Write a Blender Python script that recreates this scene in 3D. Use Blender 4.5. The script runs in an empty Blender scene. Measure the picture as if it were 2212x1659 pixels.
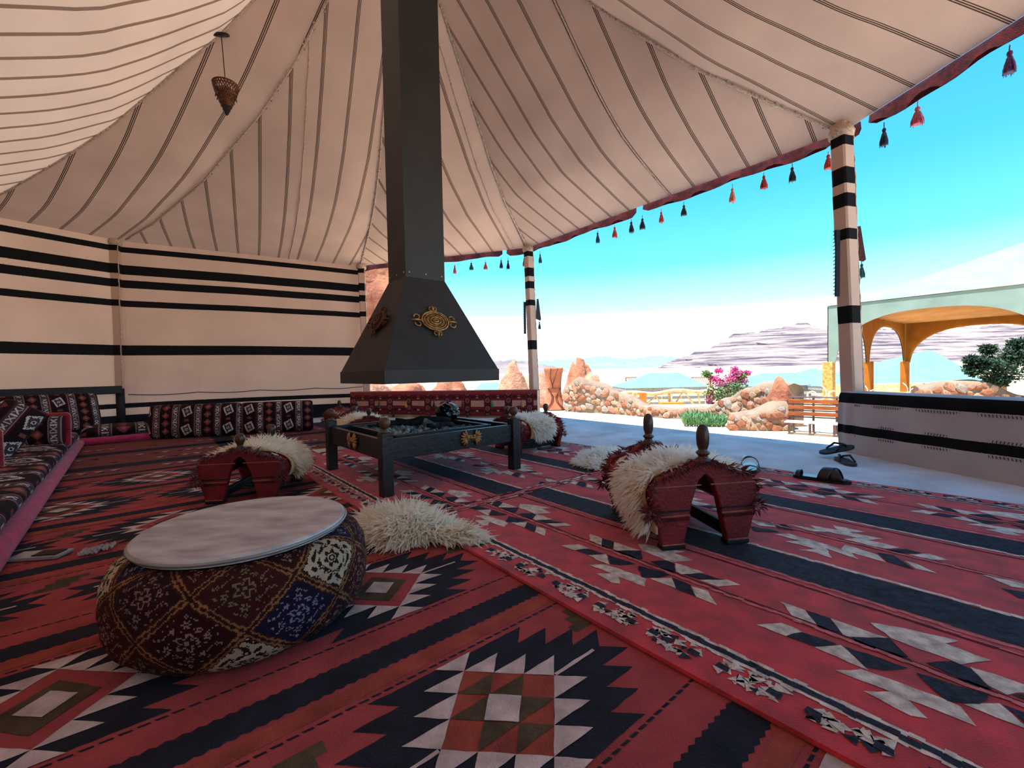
import bpy, bmesh, math, random
import numpy as np
from mathutils import Vector, Matrix, noise as mnoise

PI = math.pi
scene = bpy.context.scene
C = bpy.context.collection

# ------------------------------------------------------------------ camera
EYE = .66
PITCH, ROLL, FPX = math.radians(1.63), math.radians(1.2), 930.0
cam_d = bpy.data.cameras.new('camera'); cam = bpy.data.objects.new('camera', cam_d); C.objects.link(cam)
cam_d.sensor_fit = 'HORIZONTAL'; cam_d.sensor_width = 36.0; cam_d.lens = FPX / 2212 * 36.0
cam_d.clip_start = .02; cam_d.clip_end = 6000
_f = Vector((0, math.cos(PITCH), -math.sin(PITCH))); _u = Vector((0, math.sin(PITCH), math.cos(PITCH))); _r = Vector((1, 0, 0))
_R = _r * math.cos(ROLL) - _u * math.sin(ROLL); _U = _r * math.sin(ROLL) + _u * math.cos(ROLL)
cam.matrix_world = Matrix(((_R.x, _U.x, -_f.x, 0), (_R.y, _U.y, -_f.y, 0), (_R.z, _U.z, -_f.z, EYE), (0, 0, 0, 1)))
scene.camera = cam

# ------------------------------------------------------------------ sky, sun, exposure
SKY_STRENGTH, SUN_STRENGTH, EXPOSURE = .86, 6.1, 1.34
SUN_EL = math.radians(75)
SUN_DIR = Vector((-.90, -.35, 0)).normalized() * math.cos(SUN_EL) + Vector((0, 0, math.sin(SUN_EL)))
world = bpy.data.worlds.new('sky'); scene.world = world; world.use_nodes = True
wn, wl = world.node_tree.nodes, world.node_tree.links
wn.clear()
w_tc = wn.new('ShaderNodeTexCoord'); w_sep = wn.new('ShaderNodeSeparateXYZ'); w_ramp = wn.new('ShaderNodeValToRGB')
w_bg = wn.new('ShaderNodeBackground'); w_out = wn.new('ShaderNodeOutputWorld')
wl.new(w_tc.outputs['Generated'], w_sep.inputs[0]); wl.new(w_sep.outputs['Z'], w_ramp.inputs[0])
wl.new(w_ramp.outputs[0], w_bg.inputs[0]); wl.new(w_bg.outputs[0], w_out.inputs[0]); w_bg.inputs[1].default_value = SKY_STRENGTH
_st = [(0.0, (1.5, 1.5, 1.5)), (.07, (1.3, 1.4, 1.45)), (.13, (.38, .84, 1.05)), (.22, (.115, .50, .80)), (.34, (.055, .37, .68)), (.52, (.034, .28, .58)), (1.0, (.03, .21, .48))]
_e = w_ramp.color_ramp.elements
while len(_e) < len(_st): _e.new(.5)
for el, (p, c) in zip(_e, _st): el.position = p; el.color = (*c, 1)
sun_d = bpy.data.lights.new('sun', 'SUN'); sun = bpy.data.objects.new('sun', sun_d); C.objects.link(sun)
sun_d.energy = SUN_STRENGTH; sun_d.angle = math.radians(.55); sun_d.color = (1, .95, .88)
sun.rotation_euler = SUN_DIR.to_track_quat('Z', 'Y').to_euler(); sun.location = (-6, -4, 12)
vs = scene.view_settings
vs.view_transform = 'Standard'; vs.look = 'None'; vs.exposure = EXPOSURE; vs.gamma = 1; vs.use_curve_mapping = False
scene.cycles.use_denoising = True
scene.cycles.max_bounces = 7; scene.cycles.diffuse_bounces = 4; scene.cycles.transparent_max_bounces = 4

# ------------------------------------------------------------------ pixel helpers (survey of the photograph)
def ray(px, py):
    x = (px - 1106) / FPX; y = -(py - 829.5) / FPX
    c, s = math.cos(ROLL), math.sin(ROLL); x2 = c * x + s * y; y2 = -s * x + c * y
    return Vector((x2, math.cos(PITCH) + y2 * math.sin(PITCH), y2 * math.cos(PITCH) - math.sin(PITCH)))
def fl(px, py, z=0.0):
    d = ray(px, py); return Vector((0, 0, EYE)) + d * ((z - EYE) / d.z)
def at(px, py, Y):
    d = ray(px, py); return Vector((0, 0, EYE)) + d * (Y / d.y)

# ------------------------------------------------------------------ materials
def lin(c):
    return tuple(((v / 255) / 12.92 if v / 255 <= .04045 else ((v / 255 + .055) / 1.055) ** 2.4) for v in c)
MATS = {}
def nodes(m):
    m.use_nodes = True; return m.node_tree.nodes, m.node_tree.links
def mat(name, rgb, rough=.85, var=.12, vscale=8.0, bump=.0, bscale=60.0, metal=0.0, spec=.3, rgb2=None, sheen=0.0, stretch=None, dist=.02):
    """noise-varied principled material; rgb given as sRGB 0-255"""
    if name in MATS: return MATS[name]
    m = bpy.data.materials.new(name); n, l = nodes(m); b = n['Principled BSDF']
    tc = n.new('ShaderNodeTexCoord'); src = tc.outputs['Object']
    if stretch:
        mp = n.new('ShaderNodeMapping'); mp.inputs['Scale'].default_value = stretch; l.new(src, mp.inputs[0]); src = mp.outputs[0]
    nz = n.new('ShaderNodeTexNoise'); nz.inputs['Scale'].default_value = vscale; nz.inputs['Detail'].default_value = 6; l.new(src, nz.inputs['Vector'])
    rp = n.new('ShaderNodeValToRGB'); l.new(nz.outputs['Fac'], rp.inputs[0])
    a = lin(rgb); c2 = lin(rgb2) if rgb2 else tuple(v * (1 - 2 * var) for v in a); c1 = tuple(min(1, v * (1 + var)) for v in a) if not rgb2 else a
    rp.color_ramp.elements[0].position = .32; rp.color_ramp.elements[0].color = (*c2, 1)
    rp.color_ramp.elements[1].position = .68; rp.color_ramp.elements[1].color = (*c1, 1)
    l.new(rp.outputs[0], b.inputs['Base Color'])
    b.inputs['Roughness'].default_value = rough; b.inputs['Metallic'].default_value = metal; b.inputs['Specular IOR Level'].default_value = spec
    if sheen: b.inputs['Sheen Weight'].default_value = sheen
    if bump:
        n2 = n.new('ShaderNodeTexNoise'); n2.inputs['Scale'].default_value = bscale; n2.inputs['Detail'].default_value = 4; l.new(src, n2.inputs['Vector'])
        bp = n.new('ShaderNodeBump'); bp.inputs['Strength'].default_value = bump; bp.inputs['Distance'].default_value = dist
        l.new(n2.outputs['Fac'], bp.inputs['Height']); l.new(bp.outputs[0], b.inputs['Normal'])
    MATS[name] = m; return m

def ramp_stops(rp, stops):
    cr = rp.color_ramp; cr.interpolation = 'CONSTANT'
    while len(cr.elements) < len(stops): cr.elements.new(.5)
    for el, (p, c) in zip(cr.elements, stops): el.position = max(0, min(1, p)); el.color = (*c, 1)

def banded(name, axis, scale, stops, wob=.004, wscale=30, period=None, translucent=0.0, rough=.9, offset=0.0, weave=260, varc=.10, bump=.25):
    """cloth whose woven bands follow the UV map: axis 0 = u, 1 = v; stops in metres (or fractions of period)"""
    m = bpy.data.materials.new(name); n, l = nodes(m); b = n['Principled BSDF']; out = n['Material Output']
    uv = n.new('ShaderNodeUVMap'); uv.uv_map = 'UVMap'; sp = n.new('ShaderNodeSeparateXYZ'); l.new(uv.outputs[0], sp.inputs[0])
    tc = n.new('ShaderNodeTexCoord'); nz = n.new('ShaderNodeTexNoise'); nz.inputs['Scale'].default_value = wscale; nz.inputs['Detail'].default_value = 5
    l.new(tc.outputs['Object'], nz.inputs['Vector'])
    sub = n.new('ShaderNodeMath'); sub.operation = 'SUBTRACT'; l.new(nz.outputs['Fac'], sub.inputs[0]); sub.inputs[1].default_value = .5
    mul = n.new('ShaderNodeMath'); mul.operation = 'MULTIPLY_ADD'; l.new(sub.outputs[0], mul.inputs[0]); mul.inputs[1].default_value = wob * 2; l.new(sp.outputs[axis], mul.inputs[2])
    div = n.new('ShaderNodeMath'); div.operation = 'MULTIPLY_ADD'; l.new(mul.outputs[0], div.inputs[0]); div.inputs[1].default_value = 1 / (period or scale); div.inputs[2].default_value = offset
    src = div.outputs[0]
    if period:
        fr = n.new('ShaderNodeMath'); fr.operation = 'FRACT'; l.new(src, fr.inputs[0]); src = fr.outputs[0]
    rp = n.new('ShaderNodeValToRGB'); l.new(src, rp.inputs[0])
    ramp_stops(rp, [(p / (1 if period else scale), lin(c)) for p, c in stops])
    nv = n.new('ShaderNodeTexNoise'); nv.inputs['Scale'].default_value = 2.2; nv.inputs['Detail'].default_value = 8; l.new(tc.outputs['Object'], nv.inputs['Vector'])
    mr = n.new('ShaderNodeMapRange'); l.new(nv.outputs['Fac'], mr.inputs[0]); mr.inputs[1].default_value = .3; mr.inputs[2].default_value = .7; mr.inputs[3].default_value = 1 - varc; mr.inputs[4].default_value = 1.0
    mx = n.new('ShaderNodeMix'); mx.data_type = 'RGBA'; mx.blend_type = 'MULTIPLY'; mx.inputs[0].default_value = 1
    l.new(rp.outputs[0], mx.inputs[6]); l.new(mr.outputs[0], mx.inputs[7]); col = mx.outputs[2]
    l.new(col, b.inputs['Base Color']); b.inputs['Roughness'].default_value = rough; b.inputs['Specular IOR Level'].default_value = .15
    nb = n.new('ShaderNodeTexNoise'); nb.inputs['Scale'].default_value = weave; nb.inputs['Detail'].default_value = 2; l.new(tc.outputs['Object'], nb.inputs['Vector'])
    bp = n.new('ShaderNodeBump'); bp.inputs['Strength'].default_value = bump; bp.inputs['Distance'].default_value = .004; l.new(nb.outputs['Fac'], bp.inputs['Height']); l.new(bp.outputs[0], b.inputs['Normal'])
    if translucent:
        tr = n.new('ShaderNodeBsdfTranslucent'); l.new(col, tr.inputs[0]); ms = n.new('ShaderNodeMixShader'); ms.inputs[0].default_value = translucent
        l.new(b.outputs[0], ms.inputs[1]); l.new(tr.outputs[0], ms.inputs[2]); l.new(ms.outputs[0], out.inputs[0])
    MATS[name] = m; return m

def attr_mat(name, attr='col', rough=.85, bump=.3, bscale=300, sheen=.2, var=.25, spec=.2):
    m = bpy.data.materials.new(name); n, l = nodes(m); b = n['Principled BSDF']
    a = n.new('ShaderNodeAttribute'); a.attribute_name = attr
    tc = n.new('ShaderNodeTexCoord'); nz = n.new('ShaderNodeTexNoise'); nz.inputs['Scale'].default_value = 22; nz.inputs['Detail'].default_value = 6; l.new(tc.outputs['Object'], nz.inputs['Vector'])
    mr = n.new('ShaderNodeMapRange'); l.new(nz.outputs['Fac'], mr.inputs[0]); mr.inputs[1].default_value = .3; mr.inputs[2].default_value = .7; mr.inputs[3].default_value = 1 - var; mr.inputs[4].default_value = 1.0
    mx = n.new('ShaderNodeMix'); mx.data_type = 'RGBA'; mx.blend_type = 'MULTIPLY'; mx.inputs[0].default_value = 1
    l.new(a.outputs['Color'], mx.inputs[6]); l.new(mr.outputs[0], mx.inputs[7]); l.new(mx.outputs[2], b.inputs['Base Color'])
    b.inputs['Roughness'].default_value = rough; b.inputs['Sheen Weight'].default_value = sheen; b.inputs['Specular IOR Level'].default_value = spec
    nb = n.new('ShaderNodeTexNoise'); nb.inputs['Scale'].default_value = bscale; l.new(tc.outputs['Object'], nb.inputs['Vector'])
    bp = n.new('ShaderNodeBump'); bp.inputs['Strength'].default_value = bump; bp.inputs['Distance'].default_value = .004; l.new(nb.outputs['Fac'], bp.inputs['Height']); l.new(bp.outputs[0], b.inputs['Normal'])
    MATS[name] = m; return m

# ------------------------------------------------------------------ mesh helpers
class MB:
    def __init__(s): s.v = []; s.f = []; s.m = []; s.uv = None
    def add(s, vs, fs, mi=0):
        o = len(s.v); s.v.extend(tuple(v) for v in vs)
        for f in fs: s.f.append(tuple(i + o for i in f)); s.m.append(mi)
        return s
    def box(s, c, size, rz=0.0, mi=0, bev=0.0, M=None):
        hx, hy, hz = [k / 2 for k in size]; vs = []
        if bev <= 0:
            vs = [(x, y, z) for z in (-hz, hz) for y in (-hy, hy) for x in (-hx, hx)]
            fs = [(0, 2, 3, 1), (4, 5, 7, 6), (0, 1, 5, 4), (2, 6, 7, 3), (0, 4, 6, 2), (1, 3, 7, 5)]
        else:
            b = min(bev, hx * .99, hy * .99, hz * .99)
            bm = bmesh.new(); bmesh.ops.create_cube(bm, size=1.0)
            for v in bm.verts: v.co = Vector((v.co.x * size[0], v.co.y * size[1], v.co.z * size[2]))
            bmesh.ops.bevel(bm, geom=list(bm.edges), offset=b, segments=2, affect='EDGES', profile=.5)
            bm.verts.ensure_lookup_table(); vs = [tuple(v.co) for v in bm.verts]; fs = [tuple(v.index for v in f.verts) for f in bm.faces]; bm.free()
        T = (M if M is not None else Matrix.Translation(Vector(c)) @ Matrix.Rotation(rz, 4, 'Z'))
        return s.add([T @ Vector(v) for v in vs], fs, mi)
    def tube(s, pts, rad, n=8, mi=0, caps=True):
        pts = [Vector(p) for p in pts]; k = len(pts); rr = rad if isinstance(rad, (list, tuple)) else [rad] * k
        vs = []; ref = None
        for i, p in enumerate(pts):
            t = (pts[min(i + 1, k - 1)] - pts[max(i - 1, 0)]); t = t.normalized() if t.length > 1e-9 else Vector((0, 0, 1))
            if ref is None: ref = Vector((0, 0, 1)) if abs(t.z) < .9 else Vector((1, 0, 0))
            a = t.cross(ref); a = a.normalized() if a.length > 1e-6 else t.orthogonal().normalized(); b = a.cross(t); ref = b
            for j in range(n):
                q = 2 * PI * j / n; vs.append(p + (a * math.cos(q) + b * math.sin(q)) * rr[i])
        fs = [(i * n + j, i * n + (j + 1) % n, (i + 1) * n + (j + 1) % n, (i + 1) * n + j) for i in range(k - 1) for j in range(n)]
        if caps: fs += [tuple(range(n - 1, -1, -1)), tuple((k - 1) * n + j for j in range(n))]
        return s.add(vs, fs, mi)
    def lathe(s, prof, n=20, c=(0, 0, 0), mi=0, M=None, jit=None):
        vs = []; T = M if M is not None else Matrix.Translation(Vector(c))
        for r, z in prof:
            for j in range(n):
                q = 2 * PI * j / n; vs.append(T @ Vector((r * math.cos(q), r * math.sin(q), z)))
        k = len(prof)
        fs = [(i * n + j, i * n + (j + 1) % n, (i + 1) * n + (j + 1) % n, (i + 1) * n + j) for i in range(k - 1) for j in range(n)]
        fs += [tuple(range(n - 1, -1, -1)), tuple((k - 1) * n + j for j in range(n))]
        return s.add(vs, fs, mi)
    def prism(s, poly, thick, M, mi=0):
        """poly: 2D outline (x, z) extruded along local y by thick, then M"""
        k = len(poly); vs = [M @ Vector((x, -thick / 2, z)) for x, z in poly] + [M @ Vector((x, thick / 2, z)) for x, z in poly]
        fs = [tuple(range(k)), tuple(range(2 * k - 1, k - 1, -1))] + [(i, i + k, (i + 1) % k + k, (i + 1) % k) for i in range(k)]
        return s.add(vs, fs, mi)
    def sheet(s, fn, nu, nv, mi=0):
        vs = [fn(i / nu, j / nv) for j in range(nv + 1) for i in range(nu + 1)]
        fs = [(j * (nu + 1) + i, j * (nu + 1) + i + 1, (j + 1) * (nu + 1) + i + 1, (j + 1) * (nu + 1) + i) for j in range(nv) for i in range(nu)]
        return s.add(vs, fs, mi)
    def build(s, name, mats, parent=None, smooth=False, uv=None, sub=0):
        me = bpy.data.meshes.new(name); me.from_pydata(s.v, [], s.f)
        if not isinstance(mats, (list, tuple)): mats = [mats]
        for m in mats: me.materials.append(m)
        if len(mats) > 1: me.polygons.foreach_set('material_index', s.m)
        if smooth: me.polygons.foreach_set('use_smooth', [True] * len(me.polygons))
        if uv:
            lay = me.uv_layers.new(name='UVMap')
            li = np.zeros(len(me.loops), dtype=np.int32); me.loops.foreach_get('vertex_index', li)
            arr = np.array([uv(v) for v in s.v] if callable(uv) else uv, dtype=np.float32)
            lay.data.foreach_set('uv', arr[li].ravel())
        me.update()
        o = bpy.data.objects.new(name, me); C.objects.link(o)
        if parent: o.parent = parent
        if sub:
            md = o.modifiers.new('smooth', 'SUBSURF'); md.levels = sub; md.render_levels = sub
        return o

def tag(o, label=None, cat=None, group=None, kind=None):
    if label: o['label'] = label
    if cat: o['category'] = cat
    if group: o['group'] = group
    if kind: o['kind'] = kind
    return o
def thing(name, label, cat, loc=(0, 0, 0), rz=0.0, group=None, kind=None):
    o = bpy.data.objects.new(name, None); C.objects.link(o); o.location = loc; o.rotation_euler = (0, 0, rz); o.empty_display_size = .1
    return tag(o, label, cat, group, kind)
def copy_tree(o, parent=None):
    c = o.copy(); C.objects.link(c); c.parent = parent
    for ch in o.children: copy_tree(ch, c)
    return c
def part(o, parent, M=None):
    o.parent = parent
    if M is not None: o.matrix_local = M
    return o
def paint(o, cols, attr='col'):
    a = o.data.attributes.new(attr, 'FLOAT_COLOR', 'FACE'); c = np.ones((len(o.data.polygons), 4), dtype=np.float32); c[:, :3] = cols
    a.data.foreach_set('color', c.ravel())

# ------------------------------------------------------------------ palette
CREAM, BLACK = (204, 174, 157), (20, 19, 22)
STRIPE = (78, 58, 46)
# ================================================================== THE TENT
HE = 2.45
APEX = Vector((-.76, 3.4, 4.52))
POSTS = [Vector(p) for p in ((-5.69, 4.45), (-5.00, 5.61), (-2.46, 7.145), (.269, 6.285), (2.585, 3.37), (2.95, -.35), (2.0, -2.0), (.6, -2.3), (-.94, -.95))]
PROF = {0: [(0, 2.45), (.137, 2.52), (.283, 2.74), (.42, 2.99), (.568, 3.37), (.665, 3.60), (.724, 3.80), (1, 4.52)],
        1: [(0, 2.45), (.18, 2.55), (.40, 2.80), (.51, 3.01), (.61, 3.2), (.73, 3.53), (.82, 3.89), (1, 4.52)],
        2: [(0, 2.45), (.33, 2.61), (.49, 2.76), (.61, 3.02), (.8, 3.75), (1, 4.52)],
        3: [(0, 2.45), (.30, 2.77), (.45, 3.06), (.67, 3.61), (.82, 3.98), (1, 4.52)],
        4: [(0, 2.45), (.21, 2.77), (.33, 2.96), (.46, 3.23), (.58, 3.50), (.8, 3.98), (1, 4.52)]}
PROF_D = [(0, 2.45), (.2, 2.58), (.4, 2.84), (.6, 3.22), (.8, 3.8), (1, 4.52)]
def hipz(i, f):
    pr = PROF.get(i, PROF_D)
    for (a, za), (b, zb) in zip(pr, pr[1:]):
        if f <= b: return za + (zb - za) * (f - a) / (b - a)
    return 4.52
def hip(i, f):
    p = POSTS[i]; return Vector((p.x + (APEX.x - p.x) * f, p.y + (APEX.y - p.y) * f, hipz(i, f)))

ROOF_STOPS = [(0, CREAM), (.436, STRIPE), (.462, CREAM), (.480, STRIPE), (.506, CREAM), (.524, STRIPE), (.550, CREAM)]
cloth_roof = banded('striped_goat_hair_cloth', 0, 1, ROOF_STOPS, wob=.0015, wscale=6, period=.255, translucent=.036, weave=170, varc=.16, bump=.35)
cloth_backlit = banded('backlit_striped_cloth', 0, 1, [(0, (218, 190, 172)), (.42, (134, 108, 90)), (.565, (218, 190, 172))], wob=.0015, wscale=6, period=.255, translucent=.10, weave=170, varc=.12, bump=.3)  # backlight on the left panel put into paler colours and stronger translucency
WALL_Z = [(0, BLACK), (.20, CREAM), (.287, BLACK), (.35, CREAM), (.975, BLACK), (1.10, CREAM), (1.60, BLACK), (1.68, CREAM), (1.84, BLACK), (1.945, CREAM), (2.02, BLACK), (2.138, CREAM), (2.30, BLACK), (2.375, CREAM)]
cloth_wall = banded('banded_tent_wall_cloth', 1, 2.6, WALL_Z, wob=.005, wscale=120, translucent=.12, weave=300, varc=.14)
cloth_post = banded('banded_post_cloth', 1, 2.6, [(0, CREAM)] + WALL_Z[5:], wob=.004, wscale=150, weave=300, varc=.12) if False else banded('banded_post_cloth', 1, 2.6, [(0, CREAM)] + WALL_Z[4:], wob=.004, wscale=150, weave=300, varc=.12)
seam_mat = mat('seam_cord', (205, 184, 166), rough=.95, var=.2, vscale=60, bump=.4, bscale=120)

roof = thing('ceiling', None, None, kind='structure')
NP = len(POSTS)
for i in range(NP):
    a, b = POSTS[i], POSTS[(i + 1) % NP]; e = b - a; L = e.length; e = e / L; nrm = Vector((-e.y, e.x))
    NU, NV = max(10, int(L / .14)), 26; mb = MB(); uvs = []
    off = .127 if i == 1 else (.15 if i == 3 else .1)
    def fn(u, v, i=i, a=a, b=b):
        f = v; p = a.lerp(b, u); x, y = p.x + (APEX.x - p.x) * f, p.y + (APEX.y - p.y) * f
        z = hipz(i, f) * (1 - u) + hipz((i + 1) % NP, f) * u - .10 * math.sin(PI * u) * math.sin(PI * min(1, f * 1.15)) * min(L / 3, 1)
        z += .006 * math.sin(x * 9 + y * 4) * math.sin(y * 7) * math.sin(PI * v)
        uvs.append(((Vector((x, y)) - a).dot(e) + off, (Vector((x, y)) - a).dot(nrm))); return (x, y, z)
    mb.sheet(fn, NU, NV)
    mb.build('roof_panel', cloth_backlit if i == 8 else cloth_roof, roof, smooth=True, uv=uvs)
rs = random.Random(5)
for i in range(NP):                         # hip seams with their frayed edge
    pts = [hip(i, f / 40 * .97) - Vector((0, 0, .012)) for f in range(1, 41)]
    mb = MB(); mb.tube(pts, .010, 6)
    a, b = POSTS[i - 1], POSTS[(i + 1) % NP]; side = (Vector((b.x - a.x, b.y - a.y, 0))).normalized()
    for p, q in zip(pts, pts[1:]):
        for k in range(2):
            c = p.lerp(q, rs.random()); w = side * rs.choice((-1, 1)) * rs.uniform(.015, .035); t = (q - p).normalized() * .02
            mb.tube([c, c + w * .7 + t * .5, c + w * .4 + t], .006, 4)
    mb.build('seam', seam_mat, roof, smooth=True)
for i, u0 in ((1, 1.92 / 2.97), (3, 2.24 / 3.67), (3, .9), (2, .55), (2, .93)):      # seams inside single panels
    if (i, u0) == (3, .9): continue
    a, b = POSTS[i], POSTS[(i + 1) % NP]; e = (b - a).normalized(); nrm = Vector((-e.y, e.x)); p0 = a.lerp(b, u0)
    if nrm.dot(Vector(APEX[:2]) - p0) < 0: nrm = -nrm
    mb = MB(); pts = []
    for k in range(60):
        p = p0 + nrm * (k * .06); A = Vector(APEX[:2]); den = nrm.dot(A - p0); f = (k * .06) / den
        if f > .93: break
        base = (p - A * f) / (1 - f); u = (base - a).dot(e) / (b - a).length
        if not 0 <= u <= 1: break
        z = hipz(i, f) * (1 - u) + hipz((i + 1) % NP, f) * u - .10 * math.sin(PI * u) * math.sin(PI * min(1, f * 1.15)) * min((b - a).length / 3, 1)
        pts.append(Vector((p.x + rs.uniform(-.004, .004), p.y, z - .006 + rs.uniform(-.003, .003))))
    if len(pts) > 3: mb.tube(pts, .006, 5); mb.build('stitch_line', seam_mat, roof, smooth=True)

# --- cloth walls
def wall(name, a, b, z0, z1, inset=0.0, sag=.02, m=None):
    mb = MB(); uvs = []; e = (b - a); L = e.length
    nrm = Vector((-e.y, e.x)).normalized(); cen = Vector(APEX[:2])
    if nrm.dot(cen - a) < 0: nrm = -nrm
    nu, nv = int(L / .1), 24
    def fn(u, v):
        p = a.lerp(b, u) + nrm * (.012 * math.sin(u * L * 5 + v * 2) * math.sin(PI * v) - .0); z = z0 + (z1 - z0) * v
        uvs.append((u * L, z + sag * math.sin(PI * u) * (-.5))); return (p.x, p.y, z)
    mb.sheet(fn, nu, nv); o = mb.build(name, m or cloth_wall, None, smooth=True, uv=uvs); o['kind'] = 'structure'
    return o
def ext(a, b, d0, d1):
    e = (b - a).normalized(); return a - e * d0, b + e * d1
wall('wall_back', POSTS[1], POSTS[2], 0.0, HE + .02)
wall('wall_left', POSTS[0], POSTS[1], 0.0, HE + .02, sag=.0)
wall('wall_side', POSTS[8], POSTS[0], 0.0, HE + .02)
wall('wall_rear_left', POSTS[7], POSTS[8], 0.0, HE + .02)
wall('wall_rear', POSTS[6], POSTS[7], 0.0, HE + .02)
# thin rope along the foot of the back wall and dark rail on the left wall
rope_m = mat('dark_rope', (48, 44, 46), var=.2, vscale=40)
mb = MB(); a, b = POSTS[1], POSTS[2]; nrm = Vector((b.y - a.y, -(b.x - a.x))).normalized()
mb.tube([Vector((*(a.lerp(b, k / 40) + nrm * .03), .47 - .02 * math.sin(PI * (k % 10) / 10))) for k in range(41)], .006, 6)
tag(mb.build('wall_rope', rope_m), 'thin dark rope strung along foot of the striped back wall', 'rope')
a, b = POSTS[0], POSTS[1]; nrm = Vector((b.y - a.y, -(b.x - a.x))).normalized()
mb = MB(); p, q = a + nrm * .05, b + nrm * .05 - (b - a).normalized() * .08
mb.box((0, 0, 0), ((q - p).length, .045, .10), M=Matrix.Translation((*((p + q) / 2), .535)) @ Matrix.Rotation(math.atan2((q - p).y, (q - p).x), 4, 'Z'), bev=.012)
tag(mb.build('wall_rail', mat('dark_rail', (34, 36, 42), rough=.6, var=.1)), 'dark horizontal rail across the left tent wall behind the cushions', 'rail')

# --- posts
post_black = mat('black_pole', (26, 25, 28), rough=.6, var=.15)
weld_m = mat('nail_grey', (120, 118, 120), rough=.5, metal=.6)
POST_AT = {}
PX = {1: ((249, 560), (258, 830), 5.55), 2: ((781, 590), (792, 830), 7.05), 3: ((1142, 560), (1153, 830), 6.25), 4: ((1818, 300), (1840, 840), 3.32)}
def post(i, label, z0, side=.095, rz=.72, lean=(0, 0), sleeve=True, cover0=None):
    p = POSTS[i]; c = Vector(APEX[:2]); inw = (c - p).normalized() * .03
    if i in PX:
        (a, b, Y) = PX[i]; qa, qb = at(*a, Y), at(*b, Y); sl = (qa.x - qb.x) / (qa.z - qb.z); lean = (sl, 0); p = Vector((qb.x - sl * qb.z, Y)); inw = Vector((0, 0)); POST_AT[i] = (p, sl)
    t = thing('tent_post', label, 'post', (p.x + inw.x, p.y + inw.y, 0))
    mb = MB(); uvs = []; h = side / 2; nseg = 28; cz0 = cover0 if cover0 is not None else z0
    ang = [rz + PI / 4 + k * PI / 2 for k in range(4)]
    ring = []
    for k in range(4):
        for dq in (-.12, .12): ring.append(ang[k] + dq)
    r = h * math.sqrt(2)
    for s in range(nseg + 1):
        z = cz0 + (HE + .03 - cz0) * s / nseg; lx, ly = lean[0] * (z - z0), lean[1] * (z - z0)
        for q in ring:
            w = r * (1 + .012 * math.sin(z * 23 + q * 3)); mb.v.append((w * math.cos(q) + lx, w * math.sin(q) + ly, z)); uvs.append((q, z))
    for s in range(nseg):
        for k in range(8): mb.f.append((s * 8 + k, s * 8 + (k + 1) % 8, (s + 1) * 8 + (k + 1) % 8, (s + 1) * 8 + k)); mb.m.append(0)
    mb.f.append(tuple(range(nseg * 8, nseg * 8 + 8))); mb.m.append(0)
    mb.build('cloth_sleeve', cloth_post, t, uv=uvs)
    # stitched seam up one edge of the sleeve
    mb = MB(); q = ang[3] if i != 4 else ang[3]; rr = random.Random(i); pts = []
    for s in range(60):
        z = cz0 + (HE - cz0) * s / 60; pts.append((r * 1.02 * math.cos(q) + lean[0] * (z - z0) + rr.uniform(-.004, .004), r * 1.02 * math.sin(q) + lean[1] * (z - z0) + rr.uniform(-.004, .004), z))
    mb.tube(pts, .006, 5); mb.build('sleeve_seam', seam_mat, t, smooth=True)
    if cover0 is not None:
        mb = MB(); mb.lathe([(.055, z0), (.055, cover0 + .02)], 14); mb.build('pole', post_black, t, smooth=True)
    mb = MB(); mb.lathe([(r * 1.12, HE - .07), (r * 1.25, HE - .03), (r * .9, HE + .02)], 10, c=(lean[0] * HE, lean[1] * HE, 0)); mb.build('gathered_cloth', seam_mat, t, smooth=True)
    return t
post(1, 'cloth-sleeved corner post between the two striped tent walls, black pole at its foot', 0, rz=.4, cover0=.55, side=.085)
post(2, 'striped cloth post where the back wall ends behind the chimney hood', 0, rz=.25)
p3 = post(3, 'striped white and black post at end of the red woven parapet', 0, rz=.55, lean=(-.012, 0))
p4 = post(4, 'large striped white and black post rising from the low right-hand wall', 0, side=.098, rz=.30, lean=(-.022, .0))
post(5, 'striped post at near right corner of the tent', 0)
tie_m = mat('woven_tie', (120, 62, 66), var=.4, vscale=60, rgb2=(70, 60, 62)); tie_b = mat('dark_fringe', (32, 36, 46), var=.3, vscale=90); tie_g = mat('teal_tassel', (40, 84, 92), var=.3, vscale=80)
# tassels: short cord, round knot, flared skirt of threads
TCOL = {'teal': (30, 92, 92), 'coral': (226, 92, 84), 'navy': (24, 34, 66), 'green': (18, 62, 54), 'red': (190, 40, 46), 'plum': (92, 32, 58), 'peach': (238, 140, 110), 'purple': (92, 52, 104), 'pink': (206, 92, 120), 'yellow': (206, 168, 92), 'jade': (28, 132, 92)}
def tassel_mb(L=.115, w=.026, cord=.03, seed=0):
    rr = random.Random(seed); mb = MB()
    mb.tube([(0, 0, 0), (.002, 0, -cord)], .003, 5)
    mb.lathe([(.002, -cord), (w * .42, -cord - L * .07), (w * .5, -cord - L * .16), (w * .34, -cord - L * .25), (w * .42, -cord - L * .3), (w * .85, -cord - L * .6), (w, -cord - L * .92), (w * .8, -cord - L * .97), (.002, -cord - L * .93)], 12)
    for k in range(26):
        q = rr.random() * 2 * PI; r0, r1 = w * .45, w * rr.uniform(.75, 1.12)
        mb.tube([(r0 * math.cos(q), r0 * math.sin(q), -cord - L * .3), (r1 * .95 * math.cos(q + .1), r1 * .95 * math.sin(q + .1), -cord - L * .75), (r1 * math.cos(q + .15), r1 * math.sin(q + .15), -cord - L * rr.uniform(.95, 1.08))], [.002, .0028, .001], 4)
    return mb
TM = {}
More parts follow.
